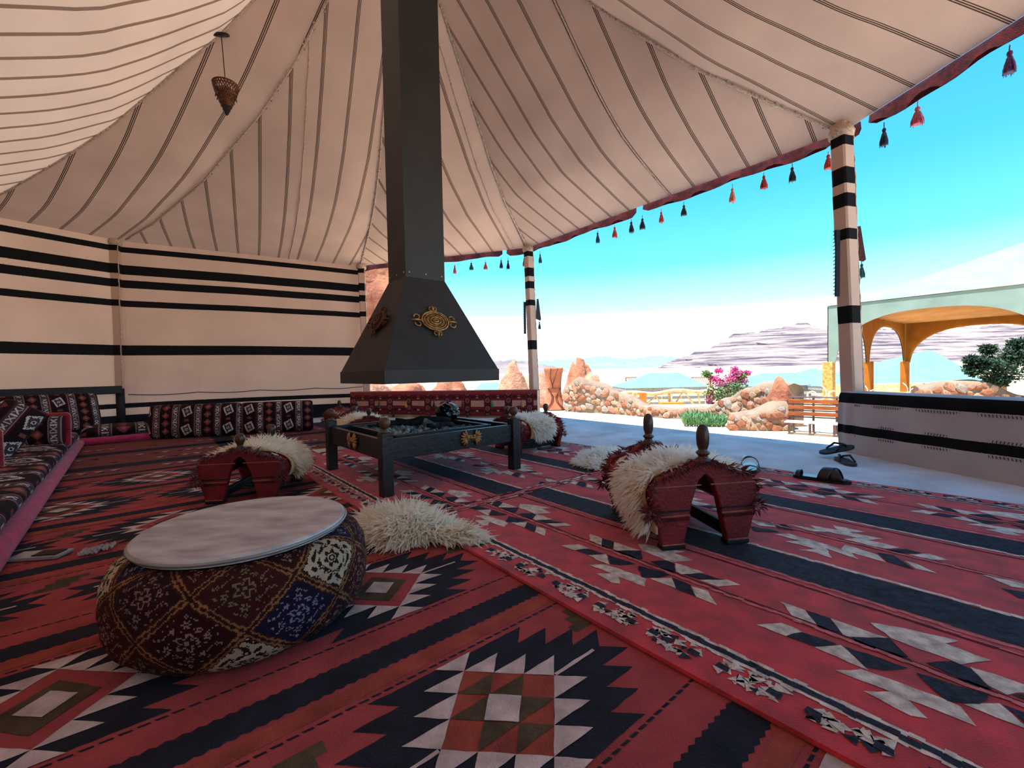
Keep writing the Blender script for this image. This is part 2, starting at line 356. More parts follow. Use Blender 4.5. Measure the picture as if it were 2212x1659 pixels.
def tassel(parent, loc, col, L=.115, w=.026, cord=.03, seed=0):
    k = (round(L, 3), round(w, 3), round(cord, 3), seed % 3)
    m = mat('tassel_' + col, TCOL[col], rough=.95, var=.3, vscale=90, sheen=.3)
    if (k, col) not in TM: o = tassel_mb(L, w, cord, seed % 3).build('tassel', m, parent, smooth=True); TM[(k, col)] = o.data
    else: o = bpy.data.objects.new('tassel', TM[(k, col)]); C.objects.link(o); o.parent = parent
    o.location = loc; o.rotation_euler = (0, 0, seed * 1.3); return o
val_m = mat('red_valance_cloth', (92, 14, 28), rough=.9, var=.35, vscale=24, bump=.3, bscale=200, rgb2=(34, 10, 20))
def eave_u(px, i, j):
    a, b = POSTS[i], POSTS[j]; d = ray(px, 500); e = b - a
    det = e.x * (-d.y) + d.x * e.y; return ((-a.x) * (-d.y) + d.x * (-a.y)) / det
def valance(i, j, runs, tassels, label, H=.105):
    """runs: list of (u0,u1); band hangs from the eave edge"""
    a, b = POSTS[i], POSTS[j]; L = (b - a).length; e = (b - a) / L; n = Vector((e.y, -e.x)); cen = Vector(APEX[:2])
    if n.dot(cen - a) > 0: n = -n
    t = thing('eave_valance', label, 'valance', (a.x, a.y, HE))
    rr = random.Random(i * 7 + j)
    for u0, u1 in runs:
        mb = MB(); nu = max(6, int((u1 - u0) * L / .06))
        def fn(u, v, side):
            s = (u0 + (u1 - u0) * u) * L; hh = H * (1 + .10 * math.sin(s * 7 + i)) * (1 - .3 * (abs(u - .5) > .49))
            o = n * (.02 + side * .006 + .010 * math.sin(s * 19) * v); q = e * s + o; return (q.x, q.y, .03 - hh * v - .02 * (1 - v))
        mb.sheet(lambda u, v: fn(u, v, 0), nu, 5); mb.sheet(lambda u, v: fn(u, v, 1), nu, 5)
        mb.build('band', val_m, t, smooth=True)
    for px, col in tassels:
        u = eave_u(px, i, j) if px > 1 else px; q = e * (u * L) + n * .025
        tassel(t, (q.x, q.y, -H * .9 + rr.uniform(-.012, .012)), col, cord=rr.uniform(.02, .045), L=rr.uniform(.105, .13), w=rr.uniform(.022, .030), seed=rr.randint(0, 99))
    return t
un = eave_u(1380, 3, 4); u5 = (eave_u(1895, 4, 5))
valance(3, 4, [(.0, un - .012), (un + .012, .985)], [(1163, 'teal'), (1288, 'teal'), (1325, 'coral'), (1361, 'navy'), (1385, 'navy'), (1426, 'coral'), (1475, 'green'), (1580, 'peach'), (1648, 'red'), (1709, 'green'), (1787, 'coral')], 'dark red valance with coloured tassels along the open eave beside the big post')
un2 = eave_u(1088, 2, 3)
valance(2, 3, [(.0, un2 - .012), (un2 + .012, 1.0)], [(979, 'pink'), (1015, 'teal'), (1046, 'coral'), (1080, 'navy'), (1095, 'navy'), (1130, 'pink')], 'red valance with small tassels behind the chimney above the woven parapet')
valance(4, 5, [(.0, .035), (.055, 1.0)], [(1902, 'navy'), (1973, 'pink'), (2168, 'purple'), (.75, 'navy'), (.55, 'coral')], 'red valance with tassels in the upper right corner, right of big post', H=.115)

# embroidered ties with tassels hung on the two open posts
def tie_back(loc, rz, L, label, c):
    t = thing('tie_back', label, 'tie-back', loc, rz)
    mb = MB(); mb.prism([(-.012, 0), (.012, 0), (.045, -L), (.03, -L - .012), (-.035, -L + .015)], .014, Matrix.Identity(4)); mb.build('strap', c, t)
    mb = MB()
    for k in range(14): mb.tube([(-.03 - .001 * k, 0, -.03 - L * k / 16), (-.045, .004, -.036 - L * k / 16)], .0035, 4)
    mb.build('fringe', tie_b, t); tassel(t, (.02, 0, -L - .005), 'teal', L=.11, w=.02, cord=.02, seed=3)
    return t
q, sl = POST_AT[4]; tie_back((q.x + .118 + sl * 1.72, q.y + .02, 1.72), -.5, .26, 'dark red woven tie with teal tassel hanging on the big right post', tie_m)
q, sl = POST_AT[3]; tie_back((q.x + .105 + sl * 1.7, q.y - .02, 1.70), -.3, .30, 'grey woven tie with green tassel hanging on the far middle post', mat('grey_woven_tie', (96, 94, 96), var=.3, vscale=50))
def fringe_strip(loc, rz, L, label):
    mb = MB(); mb.prism([(-.016, 0), (.016, 0), (.012, -L), (-.02, -L)], .012, Matrix.Identity(4))
    for k in range(18): mb.tube([(-.016, 0, -L * k / 18), (-.034, .003, -.012 - L * k / 18)], .003, 4)
    o = mb.build('fringed_strap', tie_b); o.location = loc; o.rotation_euler = (0, 0, rz); tag(o, label, 'strap'); return o
q, sl = POST_AT[4]; fringe_strip((q.x - .085 + sl * 1.6, q.y - .03, 1.68), .1, .50, 'dark fringed strap tied down the left edge of the big right post')
q, sl = POST_AT[3]; fringe_strip((q.x - .085 + sl * 1.6, q.y - .03, 1.66), .1, .46, 'dark fringed strap tied to the left edge of the far middle post')

# ================================================================== FLOOR, TERRACE, GROUND
conc = mat('terrace_concrete', (208, 214, 222), rough=.9, var=.13, vscale=3.0, bump=.25, bscale=45)
EDGE = [(-.1, 7.1), (.40, 6.45), (1.15, 5.45), (1.95, 4.40), (2.72, 3.45), (3.15, 2.6), (3.9, 0), (2.0, -3.4), (-4.4, -3.5), (-7.0, -.6), (-6.6, 4.6), (-5.4, 6.4), (-2.7, 7.9)]
mb = MB(); k = len(EDGE); mb.add([(x, y, 0) for x, y in EDGE] + [(x, y, -.6) for x, y in EDGE], [tuple(range(k - 1, -1, -1))] + [(i, (i + 1) % k, (i + 1) % k + k, i + k) for i in range(k)])
tag(mb.build('floor', conc), kind='structure')
APR = [(-.1, 7.1), (.40, 6.45), (1.15, 5.45), (1.95, 4.40), (2.72, 3.45), (3.15, 2.6), (3.6, 1.0)]
APO = [(.9, 8.4), (1.5, 7.7), (2.3, 6.6), (3.2, 5.6), (4.1, 4.7), (4.6, 3.4), (5.0, 1.4)]
mb = MB(); mb.add([(x, y, .0) for x, y in APR] + [(x * .62 + a * .38, y * .62 + b * .38, zz_) for (x, y), (a, b), zz_ in zip(APR, APO, (-.30, -.30, -.28, -.24, -.18, -.18, -.18))] + [(x, y, -.335) for x, y in APO] + [(x * 1.01, y * 1.01, -.6) for x, y in APO], [(r * 7 + i, r * 7 + i + 1, r * 7 + 8 + i, r * 7 + 7 + i) for r in range(3) for i in range(6)])
tag(mb.build('floor_apron', conc), kind='structure')
sand = mat('sunlit_sand', (222, 200, 170), rough=.95, var=.14, vscale=1.1, bump=.3, bscale=14, rgb2=(204, 172, 136))
def gz(x, y):
    r = math.hypot(x, y)
    z = -.36
    if y > 12: z -= min(2.7, max(0, (y - 12.5) * .30))
    z += .05 * math.sin(x * .7) * math.sin(y * .5)
    if r > 45: z = -3.06 + min(9.0, (r - 45) * .0048)
    return z
mb = MB(); rads = [0, 3, 5, 6.5, 8, 9.5, 11, 12, 13, 14, 15, 16.5, 18, 20, 23, 26, 30, 36, 45, 60, 90, 140, 220, 350, 600, 1000, 1700]; NA = 72
mb.add([(r * math.sin(2 * PI * j / NA), r * math.cos(2 * PI * j / NA), gz(r * math.sin(2 * PI * j / NA), r * math.cos(2 * PI * j / NA))) for r in rads for j in range(NA)],
       [(i * NA + j, (i + 1) * NA + j, (i + 1) * NA + (j + 1) % NA, i * NA + (j + 1) % NA) for i in range(len(rads) - 1) for j in range(NA)])
o = mb.build('ground', sand, smooth=True); tag(o, kind='structure')

# low parapet on the right, covered in banded cloth
PAR_STOPS = [(0, (206, 186, 176)), (.155, BLACK), (.215, (206, 186, 176)), (.355, BLACK), (.44, BLACK), (.60, BLACK), (.75, (206, 186, 176))]
PAR_STOPS = [(0, (186, 182, 185)), (.145, BLACK), (.21, (186, 182, 185)), (.372, BLACK), (.455, (186, 182, 185))]
cloth_par = banded('parapet_cloth', 1, 1.0, PAR_STOPS, wob=.004, wscale=200, weave=300, varc=.2)
PAR = [(2.50, 3.29), (2.515, 3.15), (2.57, 2.75), (2.66, 2.30), (2.80, 1.6), (2.92, .9), (3.0, -.3)]
def parapet(path, h, th, name, m, z0=0.0):
    mb = MB(); uvs = []; P = [Vector(p) for p in path]; prof = []
    for k in range(9): prof.append((-.01 * math.sin(PI * k / 8), h * .93 * k / 8))
    prof += [(.012, h * .985), (.035, h), (th * .5, h + .004), (th - .035, h), (th - .01, h * .97), (th, h * .5), (th, 0)]
    sv = [0.0]
    for a, b in zip(prof, prof[1:]): sv.append(sv[-1] + math.hypot(b[0] - a[0], b[1] - a[1]))
    fine = []
    for a, b in zip(P, P[1:]):
        for k in range(10): fine.append(a.lerp(b, k / 10))
    fine.append(P[-1]); n = len(prof)
    for i, p in enumerate(fine):
        t = (fine[min(i + 1, len(fine) - 1)] - fine[max(i - 1, 0)]).normalized(); nn = Vector((-t.y, t.x))
        w = .008 * math.sin(i * .9)
        for (o, z), s in zip(prof, sv):
            mb.v.append((p.x + nn.x * (o + w * (z / h) * (1 - z / h) * 4), p.y + nn.y * (o + w * (z / h) * (1 - z / h) * 4), z0 + z)); uvs.append((i * .1, s))
    for i in range(len(fine) - 1):
        for k in range(n - 1): mb.f.append((i * n + k, i * n + k + 1, (i + 1) * n + k + 1, (i + 1) * n + k)); mb.m.append(0)
    mb.f.append(tuple(range(n))); mb.m.append(0); mb.f.append(tuple(range(len(mb.v) - 1, len(mb.v) - 1 - n, -1))); mb.m.append(0)
    o = mb.build(name, m, smooth=True, uv=uvs); o['kind'] = 'structure'; return o
parapet(PAR, .455, .26, 'wall_right', cloth_par)
# blanket-stitch along the parapet bands
stm = mat('black_stitch', (24, 23, 26), var=.1)
mb = MB(); rr = random.Random(2)
fine = []
for a, b in zip(PAR[1:4], PAR[2:5]):
    a, b = Vector(a), Vector(b); k = int((b - a).length / .016)
    fine += [(a.lerp(b, j / k), (b - a).normalized()) for j in range(k)]
for p, t in fine:
    nn = Vector((t.y, -t.x)) * .006
    for z, dz in ((.142, -.014), (.213, .014), (.369, -.016)):
        q = p + nn; mb.tube([(q.x, q.y, z), (q.x + t.x * .004, q.y + t.y * .004, z + dz)], .0022, 4)
o = mb.build('wall_stitching', stm); o.parent = bpy.data.objects['wall_right']; o['kind'] = 'stuff'
# ================================================================== RUGS
DS, DT = Vector((.6392, -.7690)), Vector((.7690, .6392))
def W(s, t, z=0.0): return (s * DS.x + t * DT.x, s * DS.y + t * DT.y, z)
def ST(px, py):
    p = fl(px, py); v = Vector((p.x, p.y)); return (v.dot(DS), v.dot(DT))
R_RED = mat('rug_red_wool', (200, 40, 54), rough=.95, var=.22, vscale=14, bump=.35, bscale=420, sheen=.25)
R_NAVY = mat('rug_navy_wool', (44, 48, 66), rough=.95, var=.3, vscale=40, bump=.5, bscale=150)
R_WHITE = mat('rug_white_wool', (224, 211, 202), rough=.95, var=.2, vscale=40, bump=.5, bscale=150)
R_PINK = mat('rug_pink_wool', (214, 118, 122), rough=.95, var=.2, vscale=40, bump=.5, bscale=150)
R_DRED = mat('rug_dark_red_wool', (104, 22, 38), rough=.95, var=.2, vscale=40)
RUGM = [R_RED, R_NAVY, R_WHITE, R_PINK, R_DRED]
def crop(ox, oy, k, poly): return [(ox + x / k, oy + y / k) for x, y in poly]
c_s, c_t = -.808, 1.213
def local(ox, oy, k, poly, c): return [(s - c[0], t - c[1]) for s, t in (ST(*p) for p in crop(ox, oy, k, poly))]
MA = [(2, [(455, 110), (580, 155), (575, 250), (460, 205)]), (1, [(580, 155), (705, 195), (695, 275), (575, 240)]), (2, [(705, 195), (850, 245), (985, 290), (720, 285), (695, 275)]),
      (1, [(735, 290), (990, 290), (1000, 380), (890, 385), (740, 310)]), (2, [(955, 215), (1200, 250), (1440, 300), (1330, 312), (1525, 390), (1300, 410), (1000, 290)]),
      (1, [(1080, 405), (1260, 395), (1335, 430), (1340, 520), (1260, 520)]), (2, [(1340, 420), (1450, 450), (1640, 525), (1400, 540), (1340, 500)]), (1, [(1430, 540), (1590, 530), (1850, 600), (1590, 595)]),
      (2, [(1590, 600), (1880, 595), (2020, 655), (1780, 670)]), (2, [(155, 230), (340, 220), (490, 285), (300, 285)]), (1, [(300, 285), (430, 265), (600, 320), (440, 335)]), (2, [(430, 335), (620, 325), (660, 440), (575, 405)]),
      (1, [(635, 330), (930, 430), (760, 440), (660, 425)]), (2, [(445, 440), (620, 435), (960, 550), (1040, 590), (1025, 670), (750, 565), (770, 640), (680, 630), (515, 530), (680, 530)]),
      (1, [(955, 450), (1290, 540), (1170, 580), (990, 570)]), (2, [(1070, 580), (1300, 575), (1345, 690)]), (1, [(1310, 580), (1500, 655), (1560, 785), (1345, 690)]), (2, [(1505, 665), (1680, 715), (1775, 870), (1560, 780)])]
MOT_A = [(c, local(1180, 1140, 4.809, p, (-.808, 1.225))) for c, p in MA]
MB_ = [(2, [(175, 150), (440, 200), (380, 160), (620, 205), (575, 160), (850, 220), (720, 225), (1000, 280), (870, 290), (1155, 355), (1000, 375), (640, 285), (780, 270), (540, 220), (400, 215)]),
       (2, [(70, 240), (200, 235), (390, 290), (540, 335), (650, 375), (680, 330), (960, 420), (1030, 485), (735, 400), (800, 460), (520, 365), (570, 450), (430, 400), (275, 375), (430, 370), (170, 300), (300, 295)]),
       (1, [(970, 380), (1200, 370), (1350, 410), (1150, 405)]), (1, [(950, 400), (1100, 425), (1280, 550), (1040, 480)]), (2, [(1220, 415), (1400, 410), (1570, 465), (1330, 460)]), (2, [(1190, 470), (1300, 500), (1470, 580), (1290, 540)]),
       (1, [(60, 150), (170, 155), (240, 210), (110, 190)]), (1, [(-140, 170), (60, 205), (130, 225), (-100, 215)]), (2, [(-160, 110), (60, 140), (100, 180), (-60, 165)])]
MOT_B = [(c, local(1660, 1100, 4.007, p, (-.42, 1.94))) for c, p in MB_]

def rug_mesh(name, rect, z, bg, draw, mats, label, cat='rug', thick=.010, seed=1):
    """rect (s0,s1,t0,t1); draw(poly) adds coloured woven areas lying in the pile of the rug"""
    s0, s1, t0, t1 = rect; rr = random.Random(seed); mb = MB(); ns, nt = int((s1 - s0) / .05), int((t1 - t0) / .05)
    def edge(u, v):
        s, t = s0 + (s1 - s0) * u, t0 + (t1 - t0) * v
        w = .008 * math.sin(s * 3.1) if v in (0, 1) else 0
        return W(s, t + w, z)
    mb.sheet(edge, ns, nt, bg)
    # thickness: rolled edge all round
    ring = [W(s0 + (s1 - s0) * k / 60, t0 + .008 * math.sin((s0 + (s1 - s0) * k / 60) * 3.1), z - thick * .5) for k in range(61)] + [W(s1, t0 + (t1 - t0) * k / 40, z - thick * .5) for k in range(41)] \
        + [W(s1 + (s0 - s1) * k / 60, t1 + .008 * math.sin((s1 + (s0 - s1) * k / 60) * 3.1), z - thick * .5) for k in range(61)] + [W(s0, t1 + (t0 - t1) * k / 40, z - thick * .5) for k in range(41)]
    mb.tube(ring, thick * .62, 6, bg)
    lay = [0]
    def poly(mi, pts, lift=1, jag=0.0):
        pts = [(min(max(s, s0 + .004), s1 - .004), min(max(t, t0 + .004), t1 - .004)) for s, t in pts]
        if max(p[0] for p in pts) - min(p[0] for p in pts) < .004 or max(p[1] for p in pts) - min(p[1] for p in pts) < .002: return
        if jag:
            q = []
            for a, b in zip(pts, pts[1:] + pts[:1]):
                L = math.hypot(b[0] - a[0], b[1] - a[1]); k = max(1, int(L / .02))
                for j in range(k):
                    q.append((a[0] + (b[0] - a[0]) * j / k + (rr.uniform(-jag, jag) if j else 0), a[1] + (b[1] - a[1]) * j / k + (rr.uniform(-jag, jag) if j else 0)))
            pts = q
        area = sum(a[0] * b[1] - b[0] * a[1] for a, b in zip(pts, pts[1:] + pts[:1]))
        if area < 0: pts = pts[::-1]
        mb.add([W(s, t, z + .0007 * lift) for s, t in pts], [tuple(range(len(pts)))], mi)
    draw(poly, rr)
    o = mb.build(name, mats); tag(o, label, cat); return o

def red_rug(s0, s1, t0, t1, aph, bph):
    def draw(poly, rr):
        T = lambda d: (t0 + t1) / 2 + d * (t1 - t0) / 2.11
        def line(tc, w, mi, amp=.003, step=.03, lift=2, dash=None):
            s = s0 + .01
            while s < s1 - .01:
                e = min(s + step * rr.uniform(.7, 1.3), s1 - .01); d = rr.uniform(-amp, amp)
                m = mi if not dash else rr.choice(dash); poly(m, [(s, tc + d - w / 2), (e, tc + d + rr.uniform(-amp, amp) - w / 2), (e, tc + d + w / 2), (s, tc + d + w / 2)], lift); s = e
        for sg in (-1, 1):
            c = T(sg * .355); line(c, .160, 1, .002, .12, 1); line(c - .092, .014, 3 if sg < 0 else 2, .004, .025); line(c + .090, .016, 2 if sg < 0 else 3, .004, .025)
            line(c - .125, .010, 4, .002, .06, 1); line(c - .118 if sg < 0 else c + .118, .008, 3, .004, .03)
            e = T(sg * .945); line(e, .016, 1, .003, .022, 3); line(e - .013, .012, 2, .004, .02); line(e + .013, .012, 2, .004, .02)
            f = T(sg * 1.0); s = s0 + .06
            while s < s1 - .03:          # little flowers of the border
                for k in range(30):
                    a, b = s + rr.uniform(-.055, .055), f + rr.uniform(-.026, .026); r = rr.uniform(.010, .021)
                    q = rr.random() * 6; poly(2 if rr.random() < .82 else 1, [(a + r * math.cos(q + j * 2.1) * rr.uniform(.6, 1.3), b + r * .8 * math.sin(q + j * 2.1)) for j in range(3)], 1 + rr.choice((1, 2, 3)))
                for d in (-.05, .05): poly(1, [(s + d - .014, f - .008), (s + d + .014, f - .010), (s + d + .012, f + .008), (s + d - .012, f + .010)], 5)
                s += .165
        for d in (-.69, 0, .69):
            line(T(d), .013, 3, .004, .022, 4); line(T(d) + .012, .008, 4, .003, .04, 3)
        for d, ph, mot in ((-.69, aph, MOT_A), (.69, aph + .1, MOT_A), (0, bph, MOT_B)):
            k = math.floor((s0 - ph) / .668) - 1
            while ph + k * .668 < s1 + .4:
                cs = ph + k * .668
                for c, p in mot:
                    pp = [(cs + a, T(d) + b) for a, b in p]
                    if max(q[0] for q in pp) < s0 or min(q[0] for q in pp) > s1: continue
                    poly(c, pp, 2 if c == 2 else 3, .003)
                k += 1
        for e in (s0 + .03, s1 - .03, s0 + .055, s1 - .055):      # woven end stripes
            t = t0 + .03
            while t < t1 - .03:
                poly(rr.choice((3, 2, 3, 4)), [(e - .007 + rr.uniform(-.005, .005), t), (e + .007 + rr.uniform(-.005, .005), t), (e + .006, t + .03), (e - .006, t + .03)], 6); t += .034
    return draw
rug_mesh('woven_rug', (-1.745, .75, .86, 2.97), .016, 0, red_rug(-1.745, .75, .86, 2.97, -.808, -.42), RUGM, 'bright red woven rug with blue stripes under the nearest camel saddle')
rug_mesh('woven_rug', (-3.85, -1.72, .755, 2.86), .011, 0, red_rug(-3.85, -1.72, .755, 2.86, -1.95, -2.2), RUGM, 'bright red woven rug with blue stripes under the black fire table')

K_RED = mat('kilim_brick_red', (180, 76, 78), rough=.95, var=.22, vscale=9, bump=.45, bscale=220, rgb2=(150, 62, 64))
K_NAVY = mat('kilim_navy', (32, 32, 46), rough=.95, var=.2, vscale=12, bump=.4, bscale=220)
K_WHITE = mat('kilim_ash_white', (210, 190, 188), rough=.95, var=.16, vscale=20, bump=.4, bscale=220)
K_OLIVE = mat('kilim_olive', (86, 70, 52), rough=.95, var=.2, vscale=20, bump=.4, bscale=220)
K_BRN = mat('kilim_rust', (164, 74, 60), rough=.95, var=.2, vscale=12, bump=.4, bscale=220)
KM = [K_RED, K_NAVY, K_WHITE, K_OLIVE, K_BRN]
AA = math.radians(-5.5)
def ab(cs, ct, a, b):
    """diamond axes -> rug axes"""
    x, y = a * math.cos(AA) - b * math.sin(AA), a * math.sin(AA) + b * math.cos(AA); return (cs + x * DS.x + y * DS.y, ct + x * DT.x + y * DT.y)
def diamond(poly, cs, ct, var=0):
    P = lambda mi, pts, lift: poly(mi, [ab(cs, ct, a, b) for a, b in pts], lift, .0012)
    g, q, w = .066, .205, .26; out = []
    def half(sg):
        r = []
        a = -.055
        while a < q - .01: n = min(a + g, q); r += [(a, q), (n, q + g), (n, q)]; a = n
        b = q
        while b > -.05: n = max(b - g, -.055); r += [(q, b), (q + g, b), (q, n)]; b = n
        return [(sg * x, sg * y) for x, y in r]
    P(1, half(1) + half(-1), 1)
    c = .098; s = c * 2 / 3
    P(0 if var else 4, [(-c, -c), (c, -c), (c, c), (-c, c)], 2)
    for i in range(-1 if not var else 0, 3):
        a0 = -c + i * s
        P(2, [(a0, c), (a0 + s, c), (a0 + s, c + g)], 3); P(2, [(-a0, -c), (-a0 - s, -c), (-a0 - s, -c - g)], 3)
    for i in range(0, 3 if not var else 4):
        b1 = c - i * s; P(2, [(c, b1), (c + g + .005, b1), (c, b1 - s)], 3); P(2, [(-c, -b1), (-c - g - .005, -b1), (-c, -b1 + s)], 3)
    for sg in (1, -1): P(2, [(sg * c, sg * (c + .006)), (sg * (c + .006), sg * c), (sg * (c + .095), sg * (c + .089)), (sg * (c + .089), sg * (c + .095))], 3)
    h = s / 2
    if var:
        P(3, [(-s, -s), (s * .9, -s * 1.1), (s, s * .8), (-s * .8, s)], 4); P(0, [(-s, -s), (-h, -s), (-s, -h)], 5)
    else:
        for x, y in ((-s, s), (0, s), (-s, 0)): P(3, [(x - h, y - h), (x + h, y - h), (x + h, y + h)], 4)
        for x, y in ((s, 0), (0, -s), (s, -s)): P(3, [(x - h, y - h), (x + h, y + h), (x - h, y + h)], 4)
    P(2, [(-h, -h), (h, -h), (h, h), (-h, h)], 6)
def kilim_draw(rows, s0, s1, t0, t1):
    def draw(poly, rr):
        for (r0, offs, var) in rows:
            b = r0 - .305                         # serrated navy band beside the row of diamonds
            t = t0
            while t < t1:
                poly(1, [(b - .040, t), (b - .034, t + .012), (b - .040, t + .024), (b + .040, t + .024), (b + .034, t + .012), (b + .040, t)], 1); t += .024
            for th in (r0 - .200, r0 + .200):
                t = t0
                while t < t1: poly(1, [(th - .003, t), (th + .003, t + .004), (th + .004, t + .022), (th - .002, t + .02)], 1); t += .026
            for o in offs: diamond(poly, r0, o, var)
            for o in offs:
                for k in (-.35,):
                    for m in range(3): poly(3, [(r0 - .16 + m * .03, o + k - .02 - m * .02), (r0 - .13 + m * .03, o + k - .02 - m * .02), (r0 - .13 + m * .03, o + k + .06 - m * .02), (r0 - .16 + m * .03, o + k + .06 - m * .02)], 1)
            poly(4, [(r0 - .255, t0), (r0 - .255, t1), (r0 - .215, t1), (r0 - .215, t0)], 1)
    return draw
def offs(c, t0, t1):
    k = math.floor((t0 - c) / .70); r = []
    while c + k * .70 < t1 + .4: r.append(c + k * .70); k += 1
    return r
rows = [(-.648 + .62, offs(.15, -.7, 1.1), 0), (-.648, offs(.50, -.7, 1.1), 0), (-1.267, offs(.51, -.7, 1.1), 1), (-1.887, offs(.10, -.7, 1.1), 0), (-2.507, offs(.05, -.7, 1.1), 1), (-3.128, offs(-.39, -.7, 1.1), 0), (-3.748, offs(.0, -.7, 1.1), 1)]
rug_mesh('kilim', (-4.12, .75, -.75, 1.05), .005, 0, kilim_draw(rows, -4.12, .75, -.75, 1.05), KM, 'dark brick-red kilim with navy stepped diamonds in the foreground', thick=.004)
K2 = mat('kilim_faded_rose', (134, 70, 70), rough=.95, var=.2, vscale=10, bump=.4, bscale=220, rgb2=(110, 58, 54))
def draw2(poly, rr):
    for b in (-4.45, -5.25):
        poly(1, [(b - .09, -.75), (b + .09, -.75), (b + .09, 2.6), (b - .09, 2.6)], 1)
    for t in (.55, 1.7):
        poly(1, [(-6.4, t - .09), (-4.1, t - .09), (-4.1, t + .09), (-6.4, t + .09)], 1)
    for b in (-4.28, -4.7, -5.0, -5.6):
        t = -.7
        while t < 2.5:
            poly(rr.choice((2, 2, 3)), [(b, t), (b + .05, t + .03), (b + .01, t + .07)], 2); poly(1, [(b + .05, t + .03), (b + .09, t + .06), (b + .02, t + .07)], 2); t += .085 if rr.random() < .8 else .3
rug_mesh('kilim', (-6.4, -4.10, -.75, 2.6), .0045, 4, draw2, [K_RED, K_NAVY, K_WHITE, K_OLIVE, K2], 'faded rose kilim in front of the row of back wall cushions', thick=.003)
# ================================================================== FIRE TABLE AND HOOD
TBL = Vector((-.627, 2.916)); TANG = math.radians(40.0)
tm = Matrix.Translation((TBL.x, TBL.y, 0)) @ Matrix.Rotation(TANG, 4, 'Z')
blk = mat('black_painted_wood', (22, 26, 34), rough=.42, var=.2, vscale=20, bump=.15, bscale=60, spec=.5)
blk2 = mat('black_steel_sheet', (36, 37, 40), rough=.55, var=.15, vscale=5, bump=.06, bscale=20, spec=.45)
wood_k = mat('turned_brown_wood', (92, 62, 44), rough=.45, var=.3, vscale=30, spec=.5)
gold = mat('antique_gold', (176, 136, 84), rough=.42, var=.3, vscale=40, metal=.55, spec=.5)
t = thing('fire_table', 'square black wooden fire table on legs with round brown finials', 'fire pit'); t.matrix_world = tm
HW = .957 / 2 - .03
for sx, sy in ((-1, -1), (1, -1), (1, 1), (-1, 1)):
    lg = MB().box((0, 0, .175), (.062, .062, .35), bev=.004).build('leg', blk, t); lg.location = (sx * HW, sy * HW, 0)
    mb = MB(); mb.lathe([(.024, .348), (.026, .355), (.014, .364), (.012, .370), (.024, .380), (.030, .395), (.030, .408), (.024, .422), (.010, .430)], 16)
    mb.build('finial', wood_k, lg, smooth=True)
for k in range(4):
    r = MB().box((0, -HW, .255), (2 * HW - .055, .028, .112), bev=.003).build('side_rail', blk, t); r.rotation_euler = (0, 0, k * PI / 2)
MB().box((0, 0, .213), (2 * HW, 2 * HW, .012)).build('base_board', blk, t)
tr = MB(); IW = .33
for k in range(4):
    a = k * PI / 2; M = Matrix.Rotation(a, 4, 'Z') @ Matrix.Translation((0, -IW, .262)); tr.box((0, 0, 0), (2 * IW + .03, .02, .10), M=M, bev=.003)
tr.box((0, 0, .222), (2 * IW, 2 * IW, .01)); tr.build('fire_tray', blk, t)
# gilt fan-shaped mounts on two visible sides
def fan_mount(parent, M):
    mb = MB()
    mb.prism([(-.035, -.018), (.035, -.018), (.035, .018), (-.035, .018)], .010, M)
    for sg in (-1, 1):
        for k in range(7):
            a = math.radians(-78 + 26 * k); c, s = math.cos(a), math.sin(a); r = .046
            mb.tube([M @ Vector((sg * .03, -.006, 0)), M @ Vector((sg * (.03 + r * .6 * c), -.009, r * .6 * s)), M @ Vector((sg * (.03 + r * c), -.005, r * s * 1.05))], [.004, .008, .006], 6)
        mb.tube([M @ Vector((sg * .024, -.008, -.02)), M @ Vector((sg * .024, -.008, .02))], .006, 6)
    mb.tube([M @ Vector((0, -.009, -.016)), M @ Vector((0, -.009, .016))], .006, 6); mb.tube([M @ Vector((-.03, -.009, .0)), M @ Vector((.03, -.009, .0))], .006, 6)
    return mb.build('gilt_mount', gold, parent, smooth=True)
fan_mount(t, Matrix.Translation((.09, -HW - .018, .262)))
fan_mount(t, Matrix.Rotation(-PI / 2, 4, 'Z') @ Matrix.Translation((.02, -HW - .018, .262)))

def at_table(o, M=None):
    o.matrix_world = tm @ (M if M is not None else Matrix.Identity(4)); return o
ash_m = mat('pale_ash', (120, 128, 132), rough=.95, var=.4, vscale=30, bump=.6, bscale=50, rgb2=(60, 64, 68))
rr = random.Random(11); mb = MB()
mb.sheet(lambda u, v: ((u - .5) * .62, (v - .5) * .62, .284 + .03 * mnoise.noise(Vector((u * 7, v * 7, 3))) + .022 * mnoise.noise(Vector((u * 23, v * 23, 1)))), 46, 46)
char = mat('charred_wood', (26, 25, 27), rough=.8, var=.4, vscale=30, bump=.6, bscale=50); coal = mat('coal', (70, 74, 78), rough=.7, var=.4, vscale=60, bump=.7, bscale=40, rgb2=(176, 186, 190))
for i in range(90):                                # flakes and lumps of burnt charcoal lying in the ash
    bm = bmesh.new(); bmesh.ops.create_icosphere(bm, subdivisions=1, radius=1); sx = [rr.uniform(.008, .024) for _ in range(3)]; M = Matrix.Translation((rr.uniform(-.28, .12), rr.uniform(-.27, .22), rr.uniform(.288, .306))) @ Matrix.Rotation(rr.random() * 6, 4, 'Z')
    mb.add([M @ (Vector((v.co.x * sx[0], v.co.y * sx[1], v.co.z * sx[2] * .8)) * rr.uniform(.75, 1.2)) for v in bm.verts], [tuple(v.index for v in f.verts) for f in bm.faces], 1); bm.free()
o = at_table(mb.build('ash_bed', [ash_m, coal])); tag(o, 'bed of grey ash and burnt charcoal flakes in the fire table tray', 'ash', kind='stuff')
